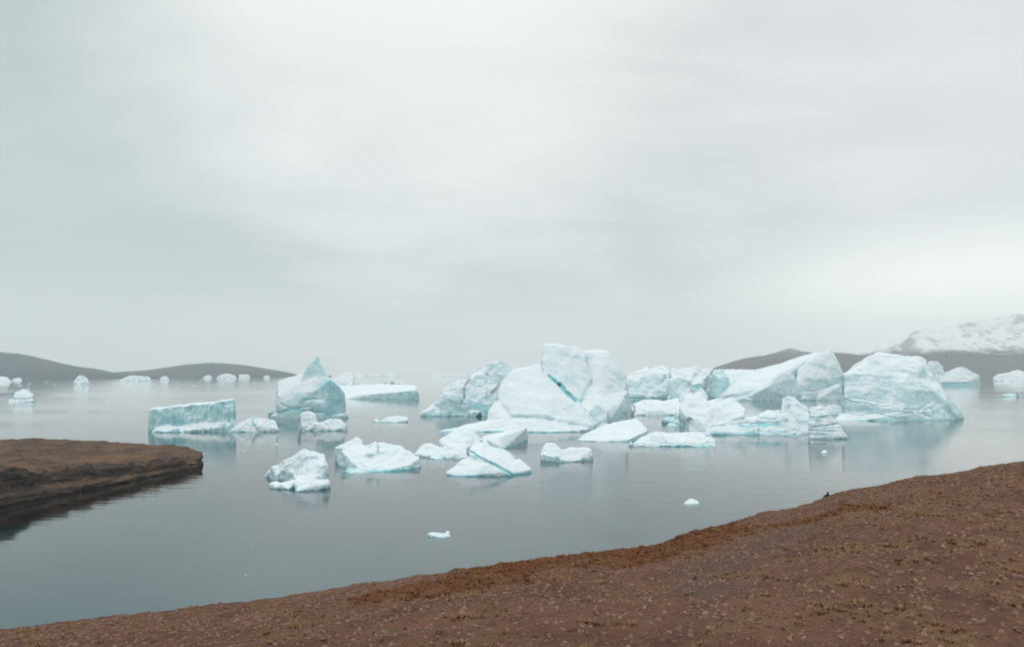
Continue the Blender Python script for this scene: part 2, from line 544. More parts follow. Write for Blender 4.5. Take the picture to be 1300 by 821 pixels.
BAND = plan([(1078, 644), (1045, 652), (1005, 661), (960, 668), (925, 676), (895, 684), (868, 692)])
BANDL = plan([(900, 686), (850, 700), (800, 708), (720, 720), (640, 729), (560, 745)])
GREYB = plan([(1015, 668), (985, 684), (955, 702), (920, 722), (880, 745)])


def ground_tint(u, Y):
    X = u * Y
    P = np.stack([X, Y, np.zeros_like(X)], -1).reshape(-1, 3)
    nn = fbm(P / 6.0, 4, 31).reshape(X.shape)
    wob = nn * 3.0
    d1 = polydist(X, Y, BAND)
    d2 = polydist(X, Y, BANDL)
    d3 = polydist(X, Y, GREYB)
    red = np.maximum(smooth01(-(d1 + wob), -4.5, -1.0), 0.85 * smooth01(-(d2 + wob), -11, -3))
    px = 650 + u * FPX
    yn = fbm(P / 3.2, 4, 41).reshape(X.shape)
    dens = 0.35 + 0.65 * smooth01(px, 850, 1150)
    yel = smooth01(yn, 0.02, 0.45) * dens
    grey = smooth01(-(d3 + wob * 0.7), -4.0, -1.0)
    return red, yel, grey


nu, ny = 720, 330
gu = np.linspace(-1.35, 1.45, nu)
gy = np.concatenate([np.geomspace(3.0, 40.0, 90, endpoint=False), np.linspace(40, 135, 200, endpoint=False), np.linspace(135, 190, 40)])
GY, GU = np.meshgrid(gy, gu, indexing='ij')
GZ = ground_z(GU, GY)
tr_, ty_, tg_ = ground_tint(GU, GY)
V = np.stack([(GU * GY).ravel(), GY.ravel(), GZ.ravel()], 1)
idx = np.arange(ny * nu).reshape(ny, nu)
F = np.stack([idx[:-1, :-1], idx[:-1, 1:], idx[1:, 1:], idx[1:, :-1]], -1).reshape(-1, 4)
A = np.stack([tr_.ravel(), ty_.ravel(), tg_.ravel(), np.ones(V.shape[0])], 1)
hillside = mesh_obj("hillside", V, F, make_ground(), attr=A)
tag(hillside, "red brown stony tundra slope falling towards the fjord", "hillside", kind='structure')


def scatter(n, ulo, uhi, ylo, yhi, keep):
    u = rng.uniform(ulo, uhi, n * 4)
    y = np.sqrt(rng.uniform(ylo ** 2, yhi ** 2, n * 4))
    px = 650 + u * FPX
    k = (y < np.interp(px, _dx, _dy) + 1.0) & keep(u, y)
    return u[k][:n], y[k][:n]


def stones(n, smin, smax, name, mat, label, keep):
    u, y = scatter(n, -0.95, 0.95, 26, 120, keep)
    n = len(u)
    z0 = ground_z(u, y)
    size = smin * (smax / smin) ** (rng.random(n) ** 3.2)
    base = np.array([(1, 0, -.3), (0.3, 1, -.3), (-0.9, 0.5, -.3), (-0.7, -0.8, -.3), (0.4, -0.9, -.3), (0.55, 0.2, .55), (-0.3, 0.45, .6), (-0.15, -0.5, .5)])
    tri = np.array([(0, 1, 5), (1, 6, 5), (1, 2, 6), (2, 3, 6), (3, 7, 6), (3, 4, 7), (4, 5, 7), (4, 0, 5), (5, 6, 7)])
    a = rng.uniform(0, 6.283, n)
    ca, sa = np.cos(a), np.sin(a)
    B = base[None] * (1 + rng.uniform(-.3, .3, (n, 8, 3)))
    B = B * (size[:, None, None] * np.stack([np.ones(n), rng.uniform(.6, 1, n), rng.uniform(.5, 1, n)], -1)[:, None, :])
    X = B[..., 0] * ca[:, None] - B[..., 1] * sa[:, None] + (u * y)[:, None]
    Yv = B[..., 0] * sa[:, None] + B[..., 1] * ca[:, None] + y[:, None]
    Z = B[..., 2] + z0[:, None]
    V = np.stack([X, Yv, Z], -1).reshape(-1, 3)
    F = (tri[None] + (np.arange(n) * 8)[:, None, None]).reshape(-1, 3)
    o = mesh_obj(name, V, F, mat, smooth=False)
    tag(o, label, "stones", kind='stuff')
    return o


def tufts(n, name, mat, label, keep, hgt=0.17):
    u, y = scatter(n, -0.95, 0.95, 26, 120, keep)
    n = len(u)
    z0 = ground_z(u, y)
    nb = 9
    a = rng.uniform(0, 6.283, (n, nb))
    s = hgt * rng.uniform(.5, 1.5, (n, 1))
    r0 = s * rng.uniform(0.05, 1.4, (n, nb))
    bx = (u * y)[:, None] + np.cos(a) * r0
    by = y[:, None] + np.sin(a) * r0
    wdt = s * 0.45
    px_, py_ = -np.sin(a) * wdt, np.cos(a) * wdt
    hz = s * rng.uniform(.5, 1.1, (n, nb))
    zb = np.broadcast_to(z0[:, None], bx.shape) - 0.05
    v0 = np.stack([bx + px_, by + py_, zb], -1)
    v1 = np.stack([bx - px_, by - py_, zb], -1)
    v2 = np.stack([bx + np.cos(a) * s * .6, by + np.sin(a) * s * .6, zb + hz], -1)
    V = np.stack([v0, v1, v2], 2).reshape(-1, 3)
    F = np.arange(len(V)).reshape(-1, 3)
    o = mesh_obj(name, V, F, mat, smooth=False)
    tag(o, label, "tundra plants", kind='stuff')
    return o


def fld(u, y, sc, seed):
    return fbm(np.stack([u * y, y, np.zeros_like(y)], -1) / sc, 3, seed)


stones(110000, 0.04, 0.23, "gravel", make_plain("red_gravel", (0.028, 0.015, 0.011), (0.31, 0.185, 0.135), 0.8), "loose red brown stones strewn over the tundra slope",
       lambda u, y: ground_tint(u, y)[0] < 0.45)
tufts(12000, "dry_grass", make_plain("dry_yellow_grass", (0.14, 0.078, 0.038), (0.29, 0.175, 0.085), 0.5), "dry yellow grass tussocks dotted over the stony slope",
      lambda u, y: (ground_tint(u, y)[1] > 0.30))
tufts(9000, "dwarf_shrub", make_plain("autumn_dwarf_shrub", (0.09, 0.03, 0.015), (0.21, 0.085, 0.025), 0.5), "rust red dwarf shrubs along the dip in the slope",
      lambda u, y: (ground_tint(u, y)[0] > 0.4), 0.18)


# ------------------------------------------------------------------ iceberg sculpting
def hull_planes(pts):
    bm = bmesh.new()
    for p in pts:
        bm.verts.new(p)
    bmesh.ops.convex_hull(bm, input=bm.verts)
    c = Vector((0, 0, 0))
    for p in pts:
        c += Vector(p)
    c /= len(pts)
    pl = []
    for f in bm.faces:
        n = f.normal.copy()
        if n.length < 0.5 or f.calc_area() < 1e-4:
            continue
        d = n.dot(f.verts[0].co)
        if n.dot(c) - d > 0:
            n, d = -n, -d
        key = (round(n.x, 2), round(n.y, 2), round(n.z, 2), round(d, 1))
        pl.append((key, (n.x, n.y, n.z, d)))
    bm.free()
    return list(dict(pl).values())


def surface_nets(f, org, cs):
    nx, ny, nz = f.shape
    s = f < 0
    c = np.zeros((nx - 1, ny - 1, nz - 1), np.int8)
    corners = [(i, j, k) for i in (0, 1) for j in (0, 1) for k in (0, 1)]
    for (i, j, k) in corners:
        c += s[i:nx - 1 + i, j:ny - 1 + j, k:nz - 1 + k]
    act = (c > 0) & (c < 8)
    ai = np.argwhere(act)
    vid = np.full(act.shape, -1, np.int64)
    vid[act] = np.arange(len(ai))
    val = {cr: f[ai[:, 0] + cr[0], ai[:, 1] + cr[1], ai[:, 2] + cr[2]].astype(np.float64) for cr in corners}
    acc = np.zeros((len(ai), 3))
    cnt = np.zeros(len(ai))
    for a in corners:
        for ax in range(3):
            if a[ax] == 1:
                continue
            b = list(a)
            b[ax] = 1
            b = tuple(b)
            va, vb = val[a], val[b]
            cr = (va < 0) != (vb < 0)
            t = np.where(cr, va / np.where(cr, va - vb, 1), 0)
            p = np.tile(np.array(a, float), (len(ai), 1))
            p[:, ax] = t
            acc += p * cr[:, None]
            cnt += cr
    V = (ai + acc / cnt[:, None]) * np.array(cs) + np.array(org)
    quads = []
    for ax in range(3):
        sl0 = [slice(None)] * 3
        sl1 = [slice(None)] * 3
        sl0[ax] = slice(0, -1)
        sl1[ax] = slice(1, None)
        a, b = s[tuple(sl0)], s[tuple(sl1)]
        e = a != b
        o1, o2 = [(1, 2), (2, 0), (0, 1)][ax]
        ee = np.argwhere(e)
        ok = (ee[:, o1] > 0) & (ee[:, o2] > 0) & (ee[:, o1] < f.shape[o1] - 1) & (ee[:, o2] < f.shape[o2] - 1)
        ee = ee[ok]
        ins = a[tuple(ee.T)]

        def q(d1, d2):
            m = ee.copy()
            m[:, o1] -= d1
            m[:, o2] -= d2
            return vid[tuple(m.T)]
        Q = np.stack([q(1, 1), q(0, 1), q(0, 0), q(1, 0)], 1)
        Q[~ins] = Q[~ins][:, ::-1]
        quads.append(Q)
    return V, np.concatenate(quads)


def vert_normals(V, F):
    n = np.cross(V[F[:, 2]] - V[F[:, 0]], V[F[:, 3]] - V[F[:, 1]])
    N = np.zeros_like(V)
    for k in range(4):
        np.add.at(N, F[:, k], n)
    return N / np.maximum(np.linalg.norm(N, axis=1), 1e-9)[:, None]


def facet_noise(p, seed):
    """continuous chipped look: random little planes per cell, blended sharply between cells"""
    i = np.floor(p).astype(np.int64)
    num = np.zeros(len(p))
    den = np.zeros(len(p))
    for dx in (-1, 0, 1):
        for dy in (-1, 0, 1):
            for dz in (-1, 0, 1):
                c = i + np.array([dx, dy, dz])
                h = _perm[(_perm[(_perm[(c[:, 0] + seed * 7) & 255] + c[:, 1]) & 255] + c[:, 2]) & 255]
                q = c + 0.5 + 0.42 * _g[h]
                v = p - q
                w_ = np.exp(-11.0 * np.minimum((v * v).sum(1), 6.0))
                num += w_ * ((_g[(h * 3 + 41) & 255] * v).sum(1) + 0.35 * _g[(h * 5 + 9) & 255][:, 0])
                den += w_
    return num / np.maximum(den, 1e-12)


def jitter_line(pts, sd, amp=1.1):
    r = random.Random(sd)
    res = []
    for (a, b_) in zip(pts[:-1], pts[1:]):
        n = max(1, int(math.hypot(b_[0] - a[0], b_[1] - a[1]) / 5))
        for i in range(n):
            t = i / n
            k = 0 if i == 0 else amp
            res.append((a[0] + (b_[0] - a[0]) * t + r.uniform(-k, k), a[1] + (b_[1] - a[1]) * t + r.uniform(-k, k)))
    return res + [pts[-1]]


_seed = [0]


def sculpt(name, wl, hulls, mat=None, cell=1.25, rough=1.0, flute=0.0, strata=0.0, blue=0.0, snow=0.0, marks=(), cuts=(), sunk=None, skirt=1.05, maxcells=1.1e6, k=0.9, attr=True, sharp=38, big=1.0, facets=1.0, rubble=0, shards=0):
    """wl: photo row of the front waterline, giving the distance; hulls: lists of (column, row, extra depth in m)."""
    _seed[0] += 1
    sd = _seed[0]
    Y0 = CAMH * FPX / (wl - HOR)
    upx = Y0 / FPX

    def P(p):
        Y = Y0 + p[2]
        return ((p[0] - 650) / FPX * Y, Y, CAMH - (p[1] - HOR) / FPX * Y)
    worlds = []
    zt = 0
    for h in hulls:
        pts = [P(p) for p in h if not isinstance(p, str)]
        zt = max(zt, max(p[2] for p in pts))
        worlds.append((pts, 'float' in h))
    rl = random.Random(sd * 31)
    lows = sorted((p for pts, fl in worlds for p in pts if not fl), key=lambda p: p[2])[:max(4, sum(len(w_[0]) for w_ in worlds) // 4)]
    for _ in range(rubble):
        a_, b_ = rl.sample(lows, 2)
        t_ = rl.random() * 0.5
        bx, by = a_[0] + (b_[0] - a_[0]) * t_, a_[1] + (b_[1] - a_[1]) * t_ - 0.5
        r_ = max(zt, 3) * rl.uniform(0.03, 0.075)
        worlds.append(([(bx + rl.uniform(-2.2, 2.2) * r_, by + rl.uniform(-1, 1) * r_, rl.uniform(0.1, 1.3) * r_) for _k in range(9)], False))
    src = [w_ for w_ in worlds if not w_[1]][:len(hulls)]
    for _ in range(shards):
        pts_ = rl.choice(src)[0]
        tops = [p for p in pts_ if p[2] > 0.25 * zt] or pts_
        a_, b_ = rl.choice(tops), rl.choice(tops)
        t_ = rl.random()
        ctr = [a_[q_] + (b_[q_] - a_[q_]) * t_ for q_ in range(3)]
        r_ = max(zt, 2) * rl.uniform(0.05, 0.13)
        ctr[2] -= r_ * 0.55
        lean = rl.uniform(-0.6, 0.6)
        sh_ = []
        for _k in range(10):
            dz = rl.uniform(-1.3, 1.0)
            sh_.append((ctr[0] + rl.uniform(-1.3, 1.3) * r_ + lean * dz * r_, ctr[1] + rl.uniform(-1, 1) * r_, ctr[2] + dz * r_))
        worlds.append((sh_, True))
    sunk = sunk or min(7.0, max(1.2, zt * 0.30))
    planes = []
    lo = np.array([1e9] * 3)
    hi = -lo
    for pts, fl in worlds:
        full = list(pts)
        if not fl:
            cx = sum(p[0] for p in pts) / len(pts)
            cyy = sum(p[1] for p in pts) / len(pts)
            full += [(cx + (p[0] - cx) * skirt, cyy + (p[1] - cyy) * skirt, -sunk) for p in pts]
        planes.append(hull_planes(full))
        a = np.array(full)
        lo = np.minimum(lo, a.min(0))
        hi = np.maximum(hi, a.max(0))
    c = cell * upx
    ext = hi - lo
    tot = (ext[0] / c) * (ext[1] / (1.3 * c)) * (ext[2] / c)
    if tot > maxcells:
        c *= (tot / maxcells) ** (1 / 3)
    cs = np.array([c, 1.3 * c, c])
    org = lo - 3 * cs
    n = np.ceil((hi - lo) / cs).astype(int) + 7
    X = (org[0] + np.arange(n[0]) * cs[0]).astype(np.float32)[:, None, None]
    Yg = (org[1] + np.arange(n[1]) * cs[1]).astype(np.float32)[None, :, None]
    Z = (org[2] + np.arange(n[2]) * cs[2]).astype(np.float32)[None, None, :]
    f = None
    kk = k * c
    for pl in planes:
        g = None
        for (a, b_, d, e) in pl:
            v = (np.float32(a) * X + np.float32(b_) * Yg) + (np.float32(d) * Z - np.float32(e))
            g = v if g is None else np.maximum(g, v, out=g)
        if f is None:
            f = g
        else:
            h = np.clip(0.5 + 0.5 * (g - f) / kk, 0, 1)
            f = g * (1 - h) + f * h - kk * h * (1 - h)
    for ci, (pts, width, depth, dref) in enumerate(cuts):
        pts = jitter_line(pts, sd * 10 + ci)
        Yr = Y0 + dref
        q = [((p[0] - 650) / FPX * Yr, CAMH - (p[1] - HOR) / FPX * Yr) for p in pts]
        dd = polydist(X[:, :, 0] + 0 * Z[:, 0, :], 0 * X[:, :, 0] + Z[:, 0, :], q)
        mk = smooth01(-dd, -width * upx, -width * upx * 0.2) * depth * 0.6
        f = f + mk[:, None, :].astype(np.float32)
    f = np.maximum(f, (-(sunk) - Z) + 0 * X + 0 * Yg)
    V, F = surface_nets(f, org, cs)
    N = vert_normals(V, F)
    S = max(zt, 2.0)
    amp = rough * min(S, 40.0)
    d = 0.030 * amp * fbm(V / (S * 0.55 * big), 3, sd) + 0.014 * amp * fbm(V / (S * 0.22 * big), 4, sd + 40, ridged=True)
    d -= 0.006 * amp
    d += 0.040 * amp * facets * facet_noise(V / (S * 0.42 * big), sd) + 0.012 * amp * min(facets, 1.0) * facet_noise(V / (S * 0.17 * big), sd + 3)
    d += 0.30 * c * rough * fbm(V / (c * 3.5), 2, sd + 80)
    steep = 1 - np.clip(np.abs(N[:, 2]), 0, 1)
    if flute:
        d += flute * S * 0.03 * steep * fbm(V * np.array([1, 1, 0.15]) / (S * 0.10), 3, sd + 90)
    if strata:
        d += strata * S * 0.03 * steep * fbm(V * np.array([0.12, 0.12, 1.0]) / (S * 0.09), 3, sd + 70)
    V = V + N * d[:, None]
    at = None
    if attr:
        dirt_shade = np.zeros(len(V))
        bl = np.full(len(V), float(blue))
        for (pts, width, col, dref, amt) in marks:
            Yr = Y0 + dref
            q = [((p[0] - 650) / FPX * Yr, CAMH - (p[1] - HOR) / FPX * Yr) for p in pts]
            wob = fbm(V / (width * upx * 2.5), 2, sd + 60) * width * upx * 0.6
            dd = polydist(V[:, 0], V[:, 2], q) + wob
            mk = smooth01(-dd, -width * upx, -width * upx * 0.4) * amt * (N[:, 1] < 0.3)
            if col == 'dirt_shade':
                dirt_shade = np.maximum(dirt_shade, mk)
            else:
                bl = np.maximum(bl, mk)
        at = np.stack([dirt_shade, bl, np.full(len(V), float(snow)), np.ones(len(V))], 1)
    o = mesh_obj(name, V, F, mat or ICE, attr=at, sharp=sharp)
    return o


def berg(label, wl, hulls, name="iceberg", cat="iceberg", group=None, **kw):
    o = sculpt(name, wl, hulls, **kw)
    return tag(o, label, cat, group)


# headland on the left
head = sculpt("headland", 594, [
    [(258, 578, 8), (256, 573.5, 12), (240, 569, 15), (200, 565.5, 22), (150, 562.5, 25), (100, 560, 24), (50, 558, 14), (0, 559, 8), (-100, 564, -8), (-220, 575, -20),
     (252, 586, 2), (240, 581, 2), (200, 584, -16), (150, 588, -33), (100, 588, -44), (0, 594, -70), (-100, 608, -95), (-220, 632, -115),
     (240, 571, 40), (100, 561, 70), (-200, 570, 60)],
    [(249, 593, 1), (200, 598, -17), (150, 605, -34), (110, 611, -44), (0, 631, -78), (-100, 648, -102), (-330, 690, -130), (240, 580, 10), (100, 575, 10), (-150, 600, -40)],
    [(-160, 632, -110), (-60, 598, -86), (0, 591, -76), (20, 591, -72), (45, 598, -66), (25, 624, -72), (-40, 636, -86), (-120, 610, -70), (30, 596, -50)],
], mat=make_headland(), cell=1.2, rough=2.2, strata=2.0, facets=0.6, rubble=16, shards=22, skirt=1.0, sunk=5, attr=False, sharp=45, maxcells=3.2e6, big=1.0)
tag(head, "low dark brown rocky headland with rusty turf reaching into the fjord", "headland", kind='structure')

# ---- the big icebergs
berg("huge white iceberg with tall square summit block and a blue diagonal crack", 548, [
    [(690, 437.5, 60), (696, 436, 62), (706, 436.5, 64), (716, 438.5, 60), (735, 442.5, 58), (744, 450, 56), (748, 470, 50), (746, 505, 32), (688, 461, 52), (690, 505, 28), (692, 438, 110), (738, 446, 112), (746, 490, 110), (690, 480, 110)],
    [(738, 447.5, 62), (755, 446, 66), (768, 444.5, 68), (773, 447, 64), (778, 462, 58), (786, 472, 54), (795, 486, 50), (798, 505, 44), (738, 500, 34), (750, 517, 25), (798, 517, 42), (742, 447, 112), (770, 447, 112), (797, 490, 110)],
    [(730, 446, 56), (742, 452, 52), (752, 480, 42), (740, 500, 32), (728, 480, 42), (738, 460, 80)],
    [(646, 474, 48), (652, 468.5, 54), (663, 468, 56), (690, 461, 55), (702, 478, 40), (736, 512, 24), (752, 541, 5), (660, 512, 20), (632, 503, 34), (636, 486, 48), (692, 526, 9), (650, 526, 12), (650, 474, 100), (700, 470, 100), (632, 500, 100)],
    [(745, 505, 30), (797, 497, 44), (801, 517, 44), (778, 529, 20), (752, 541, 5), (736, 512, 28), (797, 497, 90)],
    [(756, 512, 14), (772, 520, 12), (770, 532, 8), (755, 538, 6), (748, 525, 12), (765, 520, 40)],
    [(545, 549, 0), (558, 544.5, 6), (600, 539, 16), (622, 531, 22), (640, 529.5, 20), (668, 528, 14), (702, 539, 2), (700, 546, -2), (640, 548, -1), (600, 548.5, 0), (640, 531, 40)],
    [(655, 528, 14), (682, 529.5, 10), (737, 543, 2), (747, 544, 1), (700, 548, -5), (652, 547, -2), (720, 535, 24)],
    [(618, 521, 25), (627, 510, 30), (640, 507, 31), (662, 517, 20), (674, 528, 12), (640, 531, 12), (618, 531, 20), (640, 511, 55)],
], rough=0.9, snow=0.0, cell=1.0, maxcells=2.8e6, k=1.3, rubble=10, facets=0.8, blue=0.05,
    cuts=[([(697, 477), (711, 489)], 2.0, 2.8, 38), ([(711, 489), (722, 501), (729, 508)], 4.4, 3.6, 32), ([(729, 508), (742, 520), (752, 533)], 1.6, 1.2, 22),
          ([(655, 531), (690, 536), (735, 545)], 1.4, 0.9, 2), ([(664, 529), (700, 534), (730, 541)], 1.2, 0.8, 6), ([(650, 539), (690, 541), (715, 545)], 1.2, 0.7, 0), ([(744, 506), (760, 512), (772, 522)], 1.3, 1.0, 18), ([(690, 462), (700, 478)], 1.4, 0.8, 46), ([(560, 545), (620, 544), (660, 539)], 2.0, 0.6, 2)],
    marks=[([(697, 477), (712, 490), (723, 502), (730, 509)], 4.5, 'blue', 34, 1.0), ([(760, 515), (772, 530)], 6, 'blue', 12, 0.35), ([(712, 444), (740, 455), (760, 470)], 9, 'blue', 60, 0.35)])

berg("ragged iceberg with grey wedge, tall column and brown sediment streaks beside the huge one", 528, [
    [(554, 512, 4), (562, 496, 8), (571, 486.5, 12), (577, 485, 14), (590, 492, 8), (588, 512, 2), (560, 513, 0), (590, 490, 40), (562, 505, 40)],
    [(574, 486, 16), (580, 481.5, 20), (595, 482, 22), (597, 484, 18), (590, 492, 10), (580, 490, 12), (590, 485, 50)],
    [(534, 525, 0), (552, 519.5, 4), (556, 511, 9), (588, 510, 2), (602, 512, 2), (601, 527.5, -2), (555, 527.5, -3), (600, 515, 50), (545, 523, 30)],
    [(588, 492, 8), (596, 482, 16), (604, 466, 26), (609, 464.5, 27), (617, 468, 24), (617, 510, 4), (600, 514, 1), (589, 512, 3), (602, 470, 60), (617, 470, 60), (592, 495, 50)],
    [(617, 466, 26), (618, 462, 28), (630, 458.5, 30), (638, 456, 32), (643, 459, 34), (646, 470, 30), (649, 482, 26), (617, 485, 20), (649, 505, 14), (617, 511, 5), (620, 465, 65), (645, 465, 65)],
    [(600, 515, 1), (617, 512, 2), (625, 512, 3), (627, 524, 0), (616, 528, -3), (600, 527.5, -2), (620, 516, 40)],
], rough=1.3, snow=-0.05, cell=1.1, flute=0.8, rubble=8, shards=6, blue=0.12, maxcells=1.6e6,
    cuts=[([(588, 494), (590, 505), (586, 513)], 1.5, 1.6, 6), ([(605, 468), (606, 480), (604, 500)], 1.2, 1.2, 18), ([(618, 474), (622, 479)], 1.3, 1.0, 24)],
    marks=[([(596, 482), (590, 489)], 1.9, 'dirt_shade', 16, 0.85), ([(589, 491), (590, 503), (586, 511)], 1.3, 'dirt_shade', 6, 0.6), ([(625, 498), (632, 490), (635, 488)], 2.0, 'dirt_shade', 20, 0.75),
           ([(636, 487), (644, 490)], 2.5, 'dirt_shade', 24, 0.45), ([(605, 513), (622, 523)], 7, 'blue', 0, 0.8), ([(618, 474), (622, 480)], 1.4, 'dirt_shade', 26, 0.4), ([(560, 511), (584, 511)], 1.1, 'dirt_shade', 2, 0.35), ([(566, 490), (582, 508)], 12, 'blue', 6, 0.25)])

berg("iceberg with a sharp leaning pinnacle on a teal shaded body", 530, [
    [(403.6, 450.5, 8), (398, 457, 7), (388, 465, 5), (385, 473, 3), (411, 471, 4), (417, 478, 5), (403.5, 453, 12), (390, 470, 20), (415, 478, 20), (380, 490, 0), (420, 492, 0), (415, 490, 25), (382, 490, 25)],
    [(352, 484, 12), (366, 478, 14), (380, 474, 10), (400, 473, 5), (415, 478, 4), (417.5, 483, 0), (398, 497, -7), (352, 502, -4), (355, 511, -7), (372, 516.5, -9), (352, 490, 30), (415, 480, 35), (355, 510, 25), (400, 513, 25)],
    [(418, 482, -2), (424, 485, 0), (437, 498, 4), (440, 525, 4), (412, 524, -9), (396, 509, -7), (400, 497, -6), (436, 500, 35), (438, 528, 35), (415, 485, 30)],
    [(372, 512, -6), (395, 507, -8), (412, 508, -8), (415, 516, -9), (385, 517, -9), (400, 512, 10)],
    [(344, 527.5, -2), (352, 522, 2), (375, 520, 1), (440, 523, 4), (445, 529, 4), (412, 530, -9), (380, 529.5, -7), (350, 525, 35), (440, 525, 35)],
], rough=0.9, snow=0.02, cell=0.9, blue=0.10, rubble=5, facets=0.4, maxcells=1.8e6,
    cuts=[([(353, 505), (358, 513), (372, 518), (395, 516)], 1.6, 1.4, -4), ([(386, 508), (402, 506)], 1.4, 1.2, -6), ([(348, 525), (376, 520), (412, 524)], 1.5, 1.3, -4)],
    marks=[([(418, 488), (428, 505), (425, 520)], 15, 'blue', 0, 0.75), ([(355, 522), (385, 520), (412, 522)], 5, 'blue', -2, 0.9), ([(402, 455), (404, 470)], 8, 'blue', 6, 0.45), ([(384, 507), (404, 506)], 2.5, 'blue', -6, 0.8)])  # first blue mark puts the right facet's teal shade into the colour

berg("long flat topped iceberg with fluted pale blue wall behind the rocky headland", 548, [
    [(191, 520, 8), (197, 518.5, 3), (240, 514.5, 4), (270, 511, 6), (296, 507, 9), (298, 508, 12), (296, 507, 26), (240, 513.5, 30), (192, 519, 28), (199, 541, 3), (240, 538, 2), (296, 534, 6)],
    [(194, 547, -2), (203, 541.5, 1), (215, 539, 2), (228, 543, -2), (210, 547.5, -4), (222, 547.5, -3), (215, 540, 14)],
    [(205, 546, -2), (225, 543, 0), (256, 535, 4), (296, 531, 8), (302, 541, 6), (270, 543.5, 0), (240, 546.5, -3), (215, 547.5, -3), (296, 532, 24)],
], rough=1.2, rubble=6, shards=7, flute=1.9, blue=0.42, snow=-0.02, cell=1.0,
    marks=[([(193, 522), (195, 540)], 4, 'dirt_shade', 4, 0.25), ([(215, 533), (232, 538)], 6, 'blue', 3, 0.8)])  # first mark paints the left end's shade as a darker tone

berg("low broken white floe at the end of the flat topped iceberg", 548, [
    [(289, 546.5, 0), (305, 537, 5), (318, 529.5, 6), (325, 536, 2), (329, 547, -1), (300, 547, 0), (318, 531, 14)],
    [(319, 528.5, 4), (330, 532, 7), (350, 534, 7), (354.5, 544, 3), (332, 546.5, -1), (325, 540, -1), (345, 533, 16)],
], rough=1.6, snow=0.1, cell=0.9, cuts=[([(317, 532), (324, 541), (330, 547)], 1.1, 0.8, 2)], marks=[([(318, 534), (326, 543)], 1.0, 'blue', 2, 0.9)])

berg("white snail shaped ice floe with dirty left knob under the pinnacle iceberg", 546.5, [
    [(379, 529, 2), (383, 523.5, 4), (388, 521, 5), (396, 522, 6), (401, 527, 5), (404, 536, 3), (403, 545.5, -1), (388, 546, -2), (379.5, 544.5, 0), (392, 523, 13), (382, 535, 14), (403, 540, 14)],
    [(398, 539, -1), (410, 534.5, 3), (420, 531.5, 5), (432, 533, 6), (440, 538, 6), (437, 543, 3), (425, 546, -1), (400, 546.3, -2), (430, 532, 14), (405, 537, 14)],
], rough=1.5, snow=0.3, cell=0.8, k=2.2, marks=[([(379, 525), (380, 535), (383, 545)], 2.8, 'dirt_shade', 1, 0.6), ([(383, 544), (388, 542)], 2, 'dirt_shade', -2, 0.5)])

berg("white foreground iceberg with jagged hump and two low front arms", 624, [
    [(338, 603, 33), (346, 593, 29), (354, 594, 26), (366, 582, 25), (380, 573, 24), (387, 570, 22), (400, 575, 20), (411, 577, 18), (412, 585, 14), (416.5, 594, 13), (408, 603, 10), (396, 608, 8), (376, 606, 27), (345, 605, 32), (387, 573, 40), (352, 596, 42), (410, 585, 34)],
    [(344, 596, 27), (346, 592, 27), (352, 594, 27), (358, 596, 25), (352, 602, 24), (346, 595, 32)],
    [(405, 579, 19), (411.5, 576.5, 18), (413, 580, 17), (412, 592, 12), (402, 590, 12), (410, 580, 25)],
    [(374, 604, 16), (396, 602, 9), (400, 617, 4), (382, 619.5, 2), (378, 623.5, 0), (374, 612, 7), (408, 602, 13)],
    [(394, 610, 6), (404, 611, 8), (418, 608.5, 9), (419.5, 612, 8), (412, 615.5, 5), (398, 618, 4), (416, 609, 13)],
    [(342, 614, 9), (345, 611, 11), (351, 611, 11), (358, 616, 6), (352, 618, 6), (345, 611.5, 14)],
    [(352, 614, 9), (360, 618, 5), (366, 620, 3), (375, 611, 8), (373, 608, 11), (362, 616, 8)],
    [(404, 608, 13), (410, 604.5, 15), (413, 607, 14), (408, 610, 12), (410, 605, 18)],
], rough=1.4, snow=0.16, cell=0.75, shards=5, blue=0.05, k=1.2, maxcells=1.6e6,
    cuts=[([(383, 571), (376, 585), (366, 597)], 1.4, 0.35, 22), ([(398, 580), (404, 592), (400, 606)], 1.4, 0.35, 14)],
    marks=[([(364, 617), (376, 621)], 5, 'blue', 3, 0.5)])

berg("broad white iceberg with small upright fin, rising from a turquoise underwater ledge", 598.5, [
    [(434, 573, 16), (438, 568, 22), (455, 566, 24), (470, 565, 24), (488, 562, 24), (497, 563.5, 25), (508, 566, 25), (524, 575, 20), (532.5, 582, 14), (520, 589, 6), (505, 595, 3), (487, 598, 0), (468, 598.5, 0), (455, 593, 3), (446, 586, 8), (434, 580, 16), (480, 566, 38), (440, 570, 36), (525, 578, 32)],
    [(428, 581, 20), (434, 573, 18), (440, 577, 14), (437, 582, 14), (434, 576, 24)],
    [(425.5, 567.5, 36), (433, 565.5, 35), (441, 560, 35), (453, 555, 33), (461, 559.5, 31), (463, 570, 27), (442, 572, 26), (433, 570, 31), (455, 560, 44)],
    [(467, 569, 20), (477, 560, 22), (478.6, 563, 20), (479.2, 574, 13), (465, 576, 11), (474, 563, 29)],
    [(481, 562, 23), (488, 561.5, 24), (496, 565, 22), (490, 575, 14), (481, 572, 15), (488, 565, 34)],
    [(424, 598, 12), (440, 592, 16), (456, 592, 6), (470, 600, -2), (450, 607, -10), (432, 605, -8), 'float'],
], rough=1.3, snow=0.20, cell=0.8, shards=4, maxcells=1.6e6, k=1.6, skirt=1.08,
    marks=[([(434, 574), (438, 582)], 4, 'blue', 14, 0.35), ([(446, 588), (460, 598)], 3, 'blue', 2, 0.7)])

